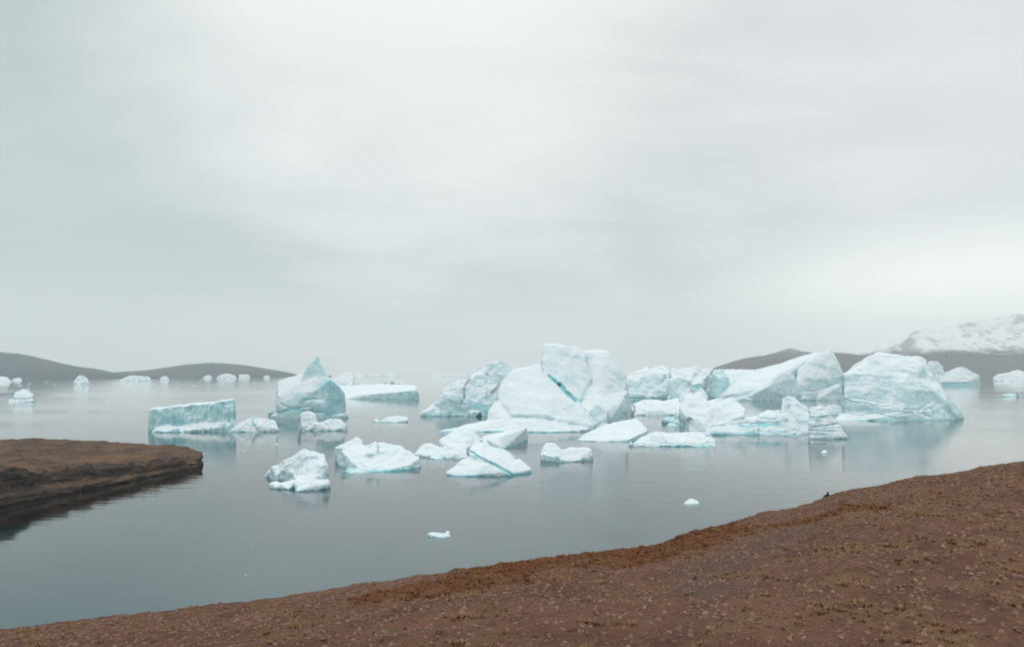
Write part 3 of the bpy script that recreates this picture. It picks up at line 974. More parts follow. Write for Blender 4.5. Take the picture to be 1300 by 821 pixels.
berg("rounded snowy floe with a triangular crest behind the tilted slab", 582, [
    [(525, 575, 9), (533, 565.5, 14), (546, 562, 16), (556, 566, 12), (566, 572, 6), (570, 581.5, 0), (545, 578, 4), (528, 577, 8), (546, 564, 28)],
    [(556, 567, 10), (575, 566, 8), (594, 573, 3), (593, 578, 1), (585, 581, 0), (568, 581.5, 0), (558, 575, 4), (590, 568, 16)],
    [(557, 558.5, 27), (575, 547.5, 27), (594, 543, 25), (601, 552, 21), (612, 558.5, 20), (592, 568, 12), (570, 566, 14), (560, 565, 22), (590, 546, 42), (562, 558, 42)],
    [(544, 580, -1), (552, 574, 3), (560, 576, 2), (564, 582, -2), (552, 582, -3), (555, 576, 10)],
], rough=1.3, snow=0.28, cell=0.8, k=2.0)

berg("slanting ice block with flat mottled grey face in front of the huge iceberg", 569.5, [
    [(625, 561, 2), (633, 554.5, 7), (669, 542.5, 46), (668, 542, 54), (612, 556, 16), (614, 553, 40), (640, 569, 0), (669.5, 558, 46), (622, 567, 5), (660, 545, 60)],
    [(606, 557, 14), (612, 556, 13), (626, 567, 3), (616, 564, 6), (612, 556, 22)],
], rough=0.7, snow=-0.05, cell=0.8, blue=0.02, marks=[([(608, 558), (624, 567)], 5, 'blue', 6, 0.6), ([(636, 560), (662, 552)], 7, 'dirt_shade', 24, 0.13)])

berg("white tilted slab floe split by a blue groove with a low pointed lobe", 604, [
    [(595, 573.5, 12), (600, 563.5, 20), (608, 561, 22), (622, 565, 21), (640, 570, 20), (650, 577, 16), (652, 582, 14), (662, 592, 9), (652, 600.3, 2), (634, 590, 4), (615, 581, 6), (605, 566, 34), (650, 580, 30)],
    [(566, 598, 4), (580, 589.5, 8), (592, 586.5, 9), (597, 577, 14), (620, 589, 3), (645, 598.5, 1), (650, 601, 1), (620, 602.5, 0), (592, 603.7, -1), (578, 603.7, 0), (568, 600, 2)],
    [(650, 584, 14), (658, 581, 16), (670, 590, 13), (675.5, 595, 10), (665, 597.5, 6), (652, 600, 3), (662, 584, 22)],
], rough=0.9, snow=0.22, cell=0.75, k=0.8, maxcells=1.6e6,
    cuts=[([(596, 576), (615, 583), (634, 592), (651, 601)], 1.6, 1.0, 5), ([(600, 589), (618, 596), (624, 602)], 1.0, 0.3, 2)],
    marks=[([(597, 577), (615, 584), (634, 593), (651, 601)], 2.2, 'blue', 4, 1.0), ([(605, 580), (625, 592), (622, 600)], 4, 'blue', 3, 0.5)])

berg("small white floe with square left knob floating alone in open water", 586.5, [
    [(686, 578, 6), (689, 568, 9), (692, 562.5, 11), (704, 561, 10), (712, 568, 8), (714, 578, 3), (702, 580, 2), (690, 577, 4), (688, 583, 4), (700, 563, 19)],
    [(708, 572, 6), (722, 568, 11), (745, 567, 12), (751, 570, 10), (753, 577, 9), (738, 583, 3), (720, 586, 0), (711, 583, 1), (744, 568, 20)],
], rough=1.3, snow=0.06, cell=0.7, flute=0.5, k=1.6, marks=[([(692, 578), (708, 580)], 4, 'blue', 2, 0.35)])

berg("smooth white ramp floe sloping up against the huge iceberg", 560, [
    [(732.5, 557.5, 2), (748, 547, 14), (775, 537, 26), (810, 530, 36), (814, 535, 27), (822, 546, 14), (800, 557, 0), (790, 559.8, -1), (770, 559.8, -2), (746, 558.5, 0), (812, 532, 52)],
    [(809, 532, 30), (813, 529.5, 32), (816, 533, 28), (812, 535, 26), (812, 531, 36)],
], rough=0.9, snow=0.2, cell=0.8, cuts=[([(752, 557), (785, 546), (818, 541)], 1.2, 0.35, 12)], marks=[([(811, 531), (814, 533)], 2, 'dirt_shade', 30, 0.5)])

berg("long low white floe with turquoise waterline and a tiny horn on its end", 566, [
    [(803, 563, 0), (815, 553.5, 10), (833, 546.5, 16), (846, 549.5, 12), (850, 562, 0), (835, 565, -2), (806, 565, -1), (835, 549, 26)],
    [(840, 552, 8), (846, 549.5, 14), (870, 548.5, 14), (894, 548, 12), (908, 558, 4), (907, 562, 2), (880, 563.5, -1), (848, 564.5, -2), (890, 549, 26)],
    [(893, 549, 10), (898, 544.5, 10), (903, 553, 7), (897, 551, 7), (898, 548, 14)],
    [(797, 564, 0), (800, 558.5, 1), (804, 564, -1), (801, 563, 4)],
    [(880, 562, 0), (907, 561, 3), (909, 566, 0), (890, 568, -4), (880, 566.5, -4)],
], rough=1.2, snow=0.1, cell=0.8, skirt=1.03, cuts=[([(806, 564.5), (850, 563), (906, 563)], 1.1, 0.7, 0)], marks=[([(832, 558), (845, 560)], 5, 'dirt_shade', 0, 0.16)])

berg("tall wedge iceberg with long snow ramp and grey undercut facets below the bare hill", 508.5, [
    [(908, 503.5, 10), (922, 505, 8), (938, 507.5, 3), (975, 492, 0), (980, 483, 10), (993, 472, 25), (1015, 464, 40), (1040, 446, 70), (960, 470, 95), (985, 464.5, 95), (935, 482, 85), (1000, 459.5, 95), (1022, 451, 95)],
    [(976, 490, -2), (982, 480, 6), (995, 471, 14), (1008, 478, 12), (1014, 495, 6), (1012, 508, 0), (978, 508, -5), (940, 507.5, 0), (950, 502, 0), (973, 492, -5), (995, 475, 60)],
    [(1013, 469, 25), (1040, 446, 50), (1057, 444.5, 52), (1063, 460, 44), (1071, 476, 34), (1075, 508, 30), (1020, 508, 4), (1010, 490, 8), (1045, 447, 110), (1070, 475, 110), (1015, 470, 110)],
    [(1040, 492, 18), (1070, 488, 26), (1073, 508, 24), (1035, 508, 4), (1060, 490, 60)],
], rough=0.9, snow=0.04, cell=1.0, blue=0.08, rubble=8, facets=1.5, maxcells=2.2e6,
    cuts=[([(1042, 493), (1063, 486)], 1.5, 2.0, 30), ([(1020, 497), (1045, 495)], 1.4, 1.2, 12)],
    marks=[([(1020, 492), (1034, 497), (1040, 499)], 1.2, 'dirt_shade', 10, 0.35), ([(1028, 490), (1030, 500)], 1.0, 'dirt_shade', 10, 0.25), ([(985, 485), (1005, 480)], 12, 'blue', 10, 0.25), ([(960, 500), (972, 498)], 8, 'blue', 0, 0.25),
           ([(1050, 465), (1056, 480)], 8, 'blue', 40, 0.25)])

berg("massive rounded iceberg with grey cracked base and clear reflection near the right shore", 533, [
    [(1070.5, 475, 20), (1085, 471.5, 18), (1100, 460, 30), (1112, 449, 40), (1125, 449.5, 42), (1160, 452, 44), (1176, 459, 40), (1190, 484, 26), (1202, 505, 14), (1165, 519, 0), (1120, 514, 0), (1072, 505, 8), (1100, 480, 14), (1150, 478, 16), (1115, 450, 100), (1170, 456, 100), (1075, 480, 90), (1200, 505, 90)],
    [(1060, 530.5, 2), (1072, 523.5, 6), (1085, 521.5, 3), (1120, 524, -2), (1165, 520.5, -4), (1185, 520, 0), (1182, 532.5, -6), (1100, 533, -9), (1064, 533, -5), (1190, 520, 60), (1070, 522, 60)],
    [(1195, 508, 10), (1203, 503.5, 16), (1210, 515, 14), (1224, 532, 8), (1180, 533, -4), (1182, 520, 0), (1205, 510, 50), (1220, 530, 50)],
    [(1072, 506, 6), (1120, 515, -2), (1165, 520, -5), (1120, 524, -4), (1072, 520, 4), (1110, 515, 30)],
], rough=1.05, snow=-0.12, cell=1.0, blue=0.16, facets=1.5, maxcells=2.4e6, strata=0.5,
    cuts=[([(1072, 507), (1120, 516), (1165, 521), (1188, 512)], 1.3, 1.6, 0), ([(1078, 525), (1092, 528), (1110, 524), (1130, 530)], 1.3, 1.3, -2), ([(1130, 527), (1160, 521), (1180, 528)], 1.2, 1.2, -2),
          ([(1140, 455), (1165, 470), (1176, 485)], 1.4, 0.8, 34), ([(1202, 520), (1212, 532)], 1.2, 1.0, 8)],
    marks=[([(1120, 458), (1135, 465)], 12, 'blue', 36, 0.4), ([(1080, 527), (1180, 526)], 5, 'blue', -2, 0.35)])

berg("low sculpted iceberg with white hump, square tower and bright turquoise band", 551, [
    [(862, 517, 20), (865, 507, 28), (872, 502, 33), (881, 501, 34), (890, 498.5, 34), (894, 503, 30), (899, 510, 26), (906, 522, 14), (900, 538, 5), (872, 529, 11), (888, 501, 58), (868, 506, 50)],
    [(897, 511, 24), (908, 508, 30), (925, 504.5, 32), (933, 506, 30), (939, 510, 26), (946, 520, 17), (942, 529, 8), (900, 540, 5), (895, 525, 14), (928, 507, 60), (902, 511, 56)],
    [(873, 536, 6), (880, 530, 10), (900, 527.5, 13), (925, 526.5, 14), (955, 534, 8), (995, 536, 6), (1028, 541, 8), (1029, 550, 2), (1000, 550.5, -2), (910, 551.5, -3), (898, 549, 0), (900, 545, 2), (925, 528, 40), (1025, 540, 40)],
    [(996, 503, 20), (1009, 503.5, 22), (1014, 511, 18), (1026, 521, 16), (1030, 546, 6), (995, 541, 4), (985, 537, 6), (990, 526, 10), (996, 515, 14), (1005, 506, 40), (1026, 523, 40)],
    [(962.5, 527, 12), (968, 521.5, 16), (996, 520, 16), (995, 533, 8), (966, 529, 10), (990, 521, 30)],
    [(873, 540, 2), (876, 530, 4), (885, 531, 3), (897, 545, -2), (890, 547, -3), (874, 546, 0), (880, 533, 14)],
], rough=1.05, snow=0.06, cell=0.85, blue=0.06, rubble=8, shards=7, facets=2.0, maxcells=2.2e6, k=1.3,
    cuts=[([(905, 541), (940, 539), (975, 537), (992, 537)], 1.2, 1.0, 2), ([(905, 547), (960, 546), (1025, 547)], 1.0, 0.6, 0), ([(956, 541), (956, 552)], 1.3, 1.4, 0), ([(1002, 508), (1006, 525), (1012, 538)], 1.3, 0.7, 12)],
    marks=[([(940, 541), (965, 540), (990, 538)], 3.0, 'blue', 2, 1.0), ([(956, 541), (956, 551)], 1.4, 'blue', 0, 1.0), ([(905, 549), (1000, 549)], 2.6, 'blue', -2, 0.8), ([(878, 535), (890, 544)], 6, 'dirt_shade', 0, 0.22), ([(925, 517), (940, 522)], 6, 'blue', 14, 0.7)])

berg("stepped terraced ice stump next to the square tower", 557, [
    [(1028, 516, 10), (1040, 514, 14), (1047, 517, 12), (1051, 527, 7), (1029, 530.5, 4), (1040, 516, 26)],
    [(1027, 531.5, 4), (1038, 528, 5), (1053, 527, 9), (1067, 537, 7), (1050, 541, 2), (1029, 542, 1), (1045, 529, 30)],
    [(1027, 543, 2), (1045, 541, 1), (1066, 538.5, 6), (1073, 549, 3), (1077, 556, 2), (1050, 557, -1), (1029, 556.5, -1), (1060, 540, 36)],
], rough=0.8, snow=0.05, cell=0.7, strata=1.3, blue=0.08, k=0.7,
    cuts=[([(1028, 531), (1053, 527.5)], 1.2, 1.3, 5), ([(1028, 542), (1067, 538)], 1.2, 1.5, 3)],
    marks=[([(1040, 520), (1050, 518)], 1.4, 'dirt_shade', 10, 0.3), ([(1028, 531), (1053, 528)], 2, 'blue', 5, 0.8)])

berg("pale ledge of ice between the terraced stump and the tall wedge iceberg", 527, [
    [(1046, 518, 10), (1052, 513, 16), (1066, 515, 18), (1074, 519, 14), (1080, 524, 8), (1062, 526.5, 0), (1048, 525, 2), (1066, 515, 40)],
], rough=1.2, snow=0.05, cell=0.8, blue=0.6)

berg("white iceberg with turquoise undercut foot peeping out behind the massive rounded one", 489, [
    [(1168, 470, 20), (1176, 462, 30), (1180, 458.5, 35), (1191, 459, 35), (1195, 464, 30), (1199, 473, 20), (1197, 486, 5), (1172, 487, 0), (1185, 460, 130)],
    [(1195, 474, 20), (1203, 471.5, 30), (1211, 471, 30), (1215, 466.5, 40), (1223, 466, 40), (1233, 471, 35), (1244, 477, 30), (1238, 481, 20), (1229, 484.5, 5), (1196, 485, 0), (1222, 467, 140)],
    [(1190, 485, 6), (1228, 483.5, 8), (1231, 488.5, 4), (1192, 489, 2), (1215, 485, 110)],
], rough=1.1, snow=0.05, cell=0.8, blue=0.08, sunk=6, shards=4, cuts=[([(1190, 488), (1232, 487)], 2.2, 2.0, 0)], marks=[([(1190, 487), (1232, 486.5)], 3.2, 'blue', 0, 1.0)])

berg("wide pale iceberg with humped crest below the snowy mountain range", 483.5, [
    [(1261, 478, 20), (1266, 474.5, 30), (1280, 473, 40), (1300, 475, 40), (1325, 476, 40), (1330, 483, 5), (1275, 483.5, 0), (1262, 482, 10), (1300, 474, 200)],
    [(1280, 474, 40), (1285, 470.5, 60), (1292, 469.5, 60), (1298, 471.5, 60), (1306, 474, 40), (1300, 479, 20), (1284, 479, 20), (1295, 471, 180)],
], rough=1.4, snow=0.02, cell=0.7, blue=0.25, sunk=8, shards=5)

berg("thin translucent floe with a dark upright fin in open water", 503.5, [
    [(1271, 501, 4), (1280, 499, 8), (1290, 499.5, 8), (1293, 503, 2), (1280, 503.3, 0), (1288, 500, 30)],
    [(1289, 501, 4), (1291.5, 495.5, 6), (1293.5, 503, 2), (1290, 503.3, 1), (1292, 498, 10)],
], rough=1.2, cell=0.6, blue=0.7, name="ice_floe", cat="ice floe", marks=[([(1291, 496), (1292, 503)], 1.6, 'dirt_shade', 3, 0.95)])

berg("flat snow topped iceberg with grey green front wall beyond the lone thin floe", 506, [
    [(439, 506, 0), (448, 502.5, 3), (456, 500.5, 3), (476, 499.5, 0), (500, 499.5, 0), (507, 497.5, 0), (527, 494.5, 6), (531.5, 498, 10), (531.5, 505, 8), (529, 489, 92), (480, 487, 95), (432, 490, 95), (430, 500, 60)],
], rough=0.9, snow=0.02, cell=0.8, blue=0.28, sunk=4, marks=[([(508, 500), (531, 500)], 6, 'blue', 4, 0.5)])

berg("small thin white floe in the water below the flat snow topped iceberg", 536, [
    [(483, 534, 1), (490, 529.5, 4), (505, 527.5, 8), (517, 529.5, 8), (518, 532.5, 4), (500, 535.8, -1), (485, 535.8, 0), (505, 528, 22)],
    [(474.5, 534, 2), (477, 531, 4), (481, 532, 4), (481, 535.8, 0), (476, 535.5, 0), (478, 532, 8)],
], rough=1.5, snow=0.05, cell=0.6, name="ice_floe", cat="ice floe")

berg("white block iceberg partly hidden by the pinnacle iceberg", 493, [
    [(417, 490, 10), (422, 482, 20), (430, 477.5, 30), (438, 473.5, 40), (446, 474, 40), (449, 479, 30), (449, 490, 5), (430, 493, 0), (440, 474, 140), (425, 482, 120)],
], rough=1.3, snow=0.1, cell=0.8, sunk=6)

berg("dirty little iceberg just beyond the flat snow topped one", 490, [
    [(480, 487, 6), (486, 484.5, 10), (493, 484, 10), (495, 488, 2), (482, 489.5, 0), (490, 485, 40)],
    [(491, 486, 8), (494, 480.5, 14), (499, 479.5, 16), (503, 482, 14), (506, 487, 6), (505, 489.5, 0), (493, 489.8, 0), (499, 481, 60)],
    [(504, 487, 6), (508, 484, 10), (514, 484.5, 10), (517.5, 489, 2), (506, 489.7, 0), (511, 485, 40)],
], rough=1.6, cell=0.6, blue=0.35, sunk=5, marks=[([(497, 486), (500, 487)], 1.8, 'dirt_shade', 6, 0.9), ([(482, 486), (490, 486)], 1.2, 'dirt_shade', 6, 0.5)])

# ---- crowded bergs in the middle distance
berg("pale iceberg with domed top and turquoise slot in the crowd right of the huge one", 507, [
    [(795, 479, 20), (797, 473.5, 30), (806, 471, 34), (818, 469, 40), (832, 471, 40), (850, 474, 30), (851, 500, 5), (830, 504, 0), (799, 505, 0), (825, 470, 110), (850, 474, 110)],
    [(822, 470, 45), (830, 466.5, 50), (838, 464, 52), (846, 464.5, 52), (850, 468, 48), (852, 480, 30), (824, 482, 25), (842, 465, 120)],
    [(815, 468, 60), (818, 466, 62), (822, 464.8, 64), (825, 467, 60), (820, 472, 50), (821, 467, 90)],
    [(800, 500, 0), (834, 503, -2), (836, 507, -4), (799, 507, -4), (820, 503, 60)],
], rough=1.1, snow=-0.1, cell=0.9, blue=0.22, strata=0.5, shards=7, facets=2.0, cuts=[([(799, 506), (834, 506.5)], 1.8, 3.0, -2)], marks=[([(799, 506), (834, 506.5)], 2.4, 'blue', -2, 1.0)])

berg("blocky iceberg with light blue front facet in the crowd", 510, [
    [(847, 482, 10), (852, 476, 20), (862, 479, 14), (876, 484, 12), (879, 490, 10), (866, 506, 0), (856, 511, -2), (847, 508, 0), (860, 480, 70)],
    [(851, 478, 24), (853, 469.5, 40), (862, 470, 44), (872, 468, 48), (890, 469, 50), (905, 469, 55), (898, 476, 40), (890, 486, 20), (880, 487, 14), (862, 485, 18), (880, 470, 120)],
    [(878, 488, 12), (893, 484, 20), (893, 500, 10), (880, 502, 6), (890, 487, 60)],
], rough=1.3, snow=-0.02, cell=0.85, blue=0.12, shards=9, facets=2.0, cuts=[([(845, 495), (848, 502)], 1.4, 1.5, 2)],
    marks=[([(852, 485), (868, 492)], 9, 'blue', 8, 0.55), ([(852, 506), (862, 510)], 4, 'blue', 0, 0.9), ([(880, 490), (890, 491)], 4, 'blue', 10, 0.95)])

berg("shadowed grey blue iceberg facet between the crowd and the long snow ramp", 508, [
    [(889, 482, 10), (893, 477, 18), (905, 474.5, 22), (913, 480, 18), (923, 484.5, 24), (915, 494, 8), (908, 505, 0), (900, 507, -1), (892, 499, 2), (905, 477, 80)],
    [(893, 478, 24), (900, 471.5, 40), (915, 470, 50), (925, 478, 40), (910, 480, 30), (912, 472, 110)],
], rough=1.0, snow=-0.25, cell=0.85, blue=0.5, strata=0.4, shards=4)

berg("wide snow covered iceberg at the foot of the long snow ramp", 500, [
    [(903, 476, 20), (908, 470.5, 60), (925, 468.5, 90), (948, 470.5, 90), (985, 470, 90), (975, 490, 10), (930, 488, 5), (912, 484, 10), (940, 470, 160)],
    [(918, 470, 90), (922, 467.5, 92), (927, 469.5, 90), (923, 473, 85), (922, 468, 110)],
], rough=1.2, snow=0.15, cell=0.9, shards=4)

berg("low white ice tongue with curved brown streak beside the huge iceberg", 527, [
    [(803, 512, 26), (815, 509.5, 34), (832, 510, 40), (850, 515, 30), (858, 521, 16), (860, 526, 2), (838, 521, 4), (822, 521, 4), (806, 526.5, 0), (802, 522, 14), (830, 511, 70)],
    [(836, 512, 40), (850, 507, 50), (862, 505, 52), (866, 520, 20), (860, 528, 4), (846, 526, 6), (856, 508, 90)],
], rough=1.1, snow=0.08, cell=0.8, shards=5, facets=2.0, marks=[([(805, 511), (806, 517), (801, 525)], 1.4, 'dirt_shade', 16, 0.8), ([(812, 524), (832, 524)], 3, 'blue', 2, 0.4), ([(838, 511), (850, 518)], 1.5, 'blue', 30, 0.6)])

berg("broken turquoise ice ledge with a pointed splinter below the white hump", 538, [
    [(840, 530.5, 6), (844, 528.5, 8), (860, 530.5, 8), (866, 534, 4), (862, 537.5, 0), (852, 534.5, 2), (841, 534, 4), (856, 530, 22)],
    [(855, 530, 8), (857.5, 521.5, 9), (862, 530, 7), (858, 532, 5), (859, 527, 12)],
    [(864, 532, 6), (868, 530, 8), (873, 534, 4), (871, 540.5, -1), (864, 539.5, -2), (868, 532, 14)],
], rough=1.2, snow=-0.05, cell=0.65, blue=0.75)

berg("jagged white ice block wedged between the light blue facet and the white hump", 513, [
    [(862, 505, 10), (868, 497, 16), (874, 494.5, 18), (880, 499, 14), (884, 507, 6), (874, 512.5, 0), (864, 511, 2), (873, 497, 46)],
    [(879, 503, 14), (886, 494, 20), (892, 492.5, 22), (897, 499, 16), (899, 508, 6), (886, 511, 2), (890, 495, 50)],
], rough=1.6, snow=0.0, cell=0.7, blue=0.15, shards=4)
berg("low turquoise rimmed shelf in front of the domed iceberg with the slot", 513, [
    [(806, 511, 6), (815, 507.5, 14), (834, 507, 16), (848, 509.5, 12), (852, 512.5, 2), (830, 513, 0), (810, 512.8, 1), (832, 507, 40)],
], rough=1.4, snow=0.05, cell=0.7, blue=0.5, rubble=3)
berg("pointed white ice fragments clustered behind the long low floe with the horn", 541, [
    [(846, 540, 3), (850, 536.5, 6), (857, 537, 6), (862, 540.5, 1), (853, 541, 0), (854, 537.5, 14)],
    [(865, 546, -6), (869, 541.5, -2), (875, 543, -4), (877, 547, -8), (869, 547, -8), (871, 543, 4)],
], name="ice_floe", cat="ice floe", rough=1.6, snow=0.05, cell=0.5, sunk=2, blue=0.2)

# ---- far icebergs on the left
FAR = "small far icebergs off the hills"
berg("square white iceberg below the dark sloping hill at the far shore", 485, [
    [(-14, 479, 20), (-8, 478, 30), (8, 478, 30), (10.5, 480.5, 20), (12, 483.5, 8), (16, 484.8, 2), (-12, 485, 0), (0, 478.5, 120)]], rough=1.0, snow=0.05, cell=0.6, group=FAR, sunk=6, facets=2.0, rubble=3, shards=5)
berg("low pale floe right beside the square white far iceberg", 483.3, [
    [(15, 482, 8), (19, 480, 16), (25, 479.2, 18), (28, 482, 8), (26, 483.2, 0), (17, 483.2, 0), (23, 479.5, 90)]], rough=1.3, cell=0.5, group=FAR, name="ice_floe", cat="ice floe", sunk=5)
berg("small domed iceberg in front of the foot of the dark hill", 487.8, [
    [(93.5, 485, 6), (97, 479.5, 16), (101, 476.5, 22), (107, 477.5, 22), (111.5, 481.5, 14), (113.5, 486, 4), (108, 487.6, 0), (97, 487.6, 0), (103, 477.5, 90)]], rough=1.4, snow=0.02, cell=0.5, blue=0.15, group=FAR, sunk=6, facets=2.0, rubble=3, shards=5)
berg("pale blue pyramid iceberg on a flat white foot off the left shore", 510, [
    [(16, 502, 6), (20, 497.5, 12), (26, 494.5, 16), (31, 493.3, 18), (37, 498, 14), (43, 500.8, 10), (40, 503.5, 6), (30, 505, 2), (18, 505, 4), (31, 495, 44)],
    [(9, 509.5, 2), (14, 505.5, 8), (24, 504, 8), (40, 505, 8), (43.5, 507.5, 4), (36, 509, 0), (20, 510, -2), (30, 504, 34)]], rough=1.5, cell=0.6, blue=0.4, sunk=4)
berg("long uneven white iceberg at the meeting of the two far hills", 483.6, [
    [(151, 482.5, 8), (158, 479, 16), (165, 476.8, 22), (174, 477.5, 22), (182, 479, 18), (190, 478.5, 18), (192, 482.5, 4), (170, 483.5, 0), (155, 483.4, 0), (172, 477.5, 120)]], rough=1.8, snow=0.05, cell=0.5, group=FAR, sunk=6, facets=2.0, rubble=3, shards=5)
berg("tiny white iceberg close right of the long uneven far one", 482.3, [
    [(203, 481.5, 6), (206, 478, 16), (210, 477.3, 18), (215, 480.5, 8), (213, 482.1, 0), (205, 482.1, 0), (209, 478, 90)]], rough=1.5, snow=0.05, cell=0.5, group=FAR, sunk=6, facets=2.0, rubble=3, shards=5)
berg("flat little iceberg below the left slope of the low rounded hill", 480.4, [
    [(257, 479.5, 6), (261, 476.7, 18), (267, 476.2, 18), (269.5, 479, 6), (264, 480.2, 0), (265, 476.4, 100)]], rough=1.5, cell=0.5, group=FAR, sunk=6, facets=2.0, rubble=3, shards=5)
berg("lumpy white iceberg centred below the low rounded hill", 480.5, [
    [(275, 479.5, 6), (279, 476, 20), (286, 474.3, 26), (292, 474.8, 26), (298, 476.8, 18), (301, 479.7, 4), (288, 480.3, 0), (288, 474.8, 140)],
    [(283, 476, 20), (287, 473.6, 26), (291, 475, 22), (287, 478, 12), (288, 474.5, 80)]], rough=1.8, snow=0.05, cell=0.5, group=FAR, sunk=6, facets=2.0, rubble=3, shards=5)
berg("neat flat topped iceberg next to the lumpy far one", 479.8, [
    [(302.5, 479.3, 4), (303.5, 475.2, 16), (313, 475.0, 18), (317, 476.5, 16), (317, 479, 4), (308, 479.6, 0), (310, 475.2, 140)]], rough=0.9, snow=0.05, cell=0.5, group=FAR, sunk=6, facets=2.0, rubble=3, shards=5)
berg("tiny far iceberg under the right end of the low rounded hill", 479.8, [
    [(334, 479.2, 4), (337, 476.6, 18), (341, 476.4, 18), (343, 479, 4), (338, 479.7, 0), (339, 476.6, 90)]], rough=1.2, cell=0.5, group=FAR, sunk=6, facets=2.0, rubble=3, shards=5)
HZ = "icebergs on the open horizon"
for (a, b_, t, lab) in [(450, 463, 474.3, "faint low iceberg on the horizon above the flat snow topped one"),
                        (466, 484, 473.2, "faint humped iceberg on the horizon above the dirty little one"),
                        (487, 507, 475.0, "thin white line of ice on the horizon above the dirty little iceberg"),
                        (545, 566, 474.6, "thin white ice line on the horizon left of the ragged iceberg"),
                        (560, 600, 472.8, "long low white iceberg on the horizon behind the grey wedge")]:
    mdl = (a + b_) / 2
    berg(lab, 478.3, [[(a, 477.6, 8), (a + (b_ - a) * .2, (t + 476) / 2, 30), (mdl - 2, t, 40), (mdl + (b_ - a) * .2, t + 0.5, 40), (b_, 477.4, 8), (mdl, 478.2, 0), (mdl, t + .2, 250)]],
         rough=2.0, facets=2.0, snow=0.1, cell=0.45, sunk=6, group=HZ, rubble=2, shards=5)

# ---- small floes in the open water
berg("slim white floe with an upturned nub in open foreground water", 682, [
    [(542.5, 676.5, 2), (548, 674.8, 3), (558, 676.5, 2.2), (568, 677, 2), (571, 681, .6), (560, 682, 0), (548, 679, 1), (560, 677, 5)],
    [(564, 677, 2), (567, 673.2, 2.2), (570, 673.5, 2.2), (571.5, 680, .8), (566, 681.5, .3), (568, 674, 3.5)]], name="ice_floe", cat="ice floe", rough=1.4, snow=0.2, cell=0.5, sunk=1.2)
berg("little pointed white floe near the shore of the stony slope", 640, [
    [(867.5, 638.5, 1.5), (873, 634, 3), (878, 632.2, 3.4), (887, 636, 2), (888.5, 639, 1), (876, 640, 0), (880, 633.5, 6)]], name="ice_floe", cat="ice floe", rough=1.5, snow=0.15, cell=0.5, sunk=1.2)
berg("small white floe in the reflection of the terraced stump", 574.8, [
    [(1042, 574, 1), (1044, 571.5, 2), (1048, 571, 2), (1051, 573.5, 1), (1047, 574.7, 0), (1047, 571.3, 5)]], name="ice_floe", cat="ice floe", rough=1.4, snow=0.2, cell=0.4, sunk=1.2)
berg("small white floe under the turquoise banded iceberg", 552.6, [
    [(1008, 552, 1), (1011, 550.5, 2), (1017, 550.6, 2), (1020, 552, 1), (1014, 552.5, 0), (1014, 550.6, 6)]], name="ice_floe", cat="ice floe", rough=1.2, snow=0.2, cell=0.4, sunk=1.2)


# tiny brash pieces, copies of four lumps
def lump(sd):
    r = np.random.default_rng(sd)
    bm = bmesh.new()
    bmesh.ops.create_icosphere(bm, subdivisions=2, radius=1.0)
    co = np.array([v.co[:] for v in bm.verts])
    d = 1 + 0.45 * fbm(co * 1.1, 3, 200 + sd)
    co = co * d[:, None] * np.array([1.0, 0.7, 0.42])
    co[:, 2] += 0.08
    for v, c in zip(bm.verts, co):
        v.co = c
    for f in bm.faces:
        f.smooth = True
    me = bpy.data.meshes.new("brash_ice")
    bm.to_mesh(me)
    bm.free()
    a = me.attributes.new("tint", 'FLOAT_COLOR', 'POINT')
    a.data.foreach_set("color", np.tile(np.array([0, 0.1, 0.6, 1], np.float32), len(co)))
    me.materials.append(ICE)
    return me


LUMPS = [lump(i) for i in range(4)]


def brash(px, py, wpx, label, group):
    Y = CAMH * FPX / (py - HOR)
    s = wpx * Y / FPX * 0.5
    o = bpy.data.objects.new("brash_ice", random.choice(LUMPS))
    o.location = ((px - 650) / FPX * Y, Y, 0)
    o.scale = (s, s, s * random.uniform(0.35, 0.8))
    o.rotation_euler = (0, 0, random.uniform(-0.5, 0.5))
    COL.objects.link(o)
    tag(o, label, "ice chunk", group)


for (px, py, wpx) in [(351, 564.5, 8), (22, 632, 5), (320, 693, 3), (312, 729, 4), (257, 575, 6), (262, 574.5, 3), (310, 573, 5), (570, 615, 2), (635, 620, 2), (1237, 516, 2.5), (1252, 517, 2), (1262, 526, 5), (1238, 532, 2.5), (120, 700, 2), (60, 560 - 22, 4)]:
    brash(px, py, wpx, "tiny loose chip of white ice adrift in the nearer open water", "ice chips in the nearer water")
rr = random.Random(3)
for i in range(120):
    if i < 70:
        px, py = rr.uniform(-20, 215), rr.choice([485, 488, 493, 502, 511, 519, 521, 523]) + rr.gauss(0, 1.6)
    elif i < 100:
        px, py = rr.uniform(190, 345), rr.choice([482.5, 485, 489, 494]) + rr.gauss(0, 0.8)
    else:
        px, py = rr.uniform(1205, 1300), rr.choice([482, 487, 489]) + rr.gauss(0, 1.0)
    py = max(py, 481.5)
    brash(px, py, rr.uniform(1.2, 4.5), "small brash ice piece scattered over the far calm water", "brash ice on the far water")


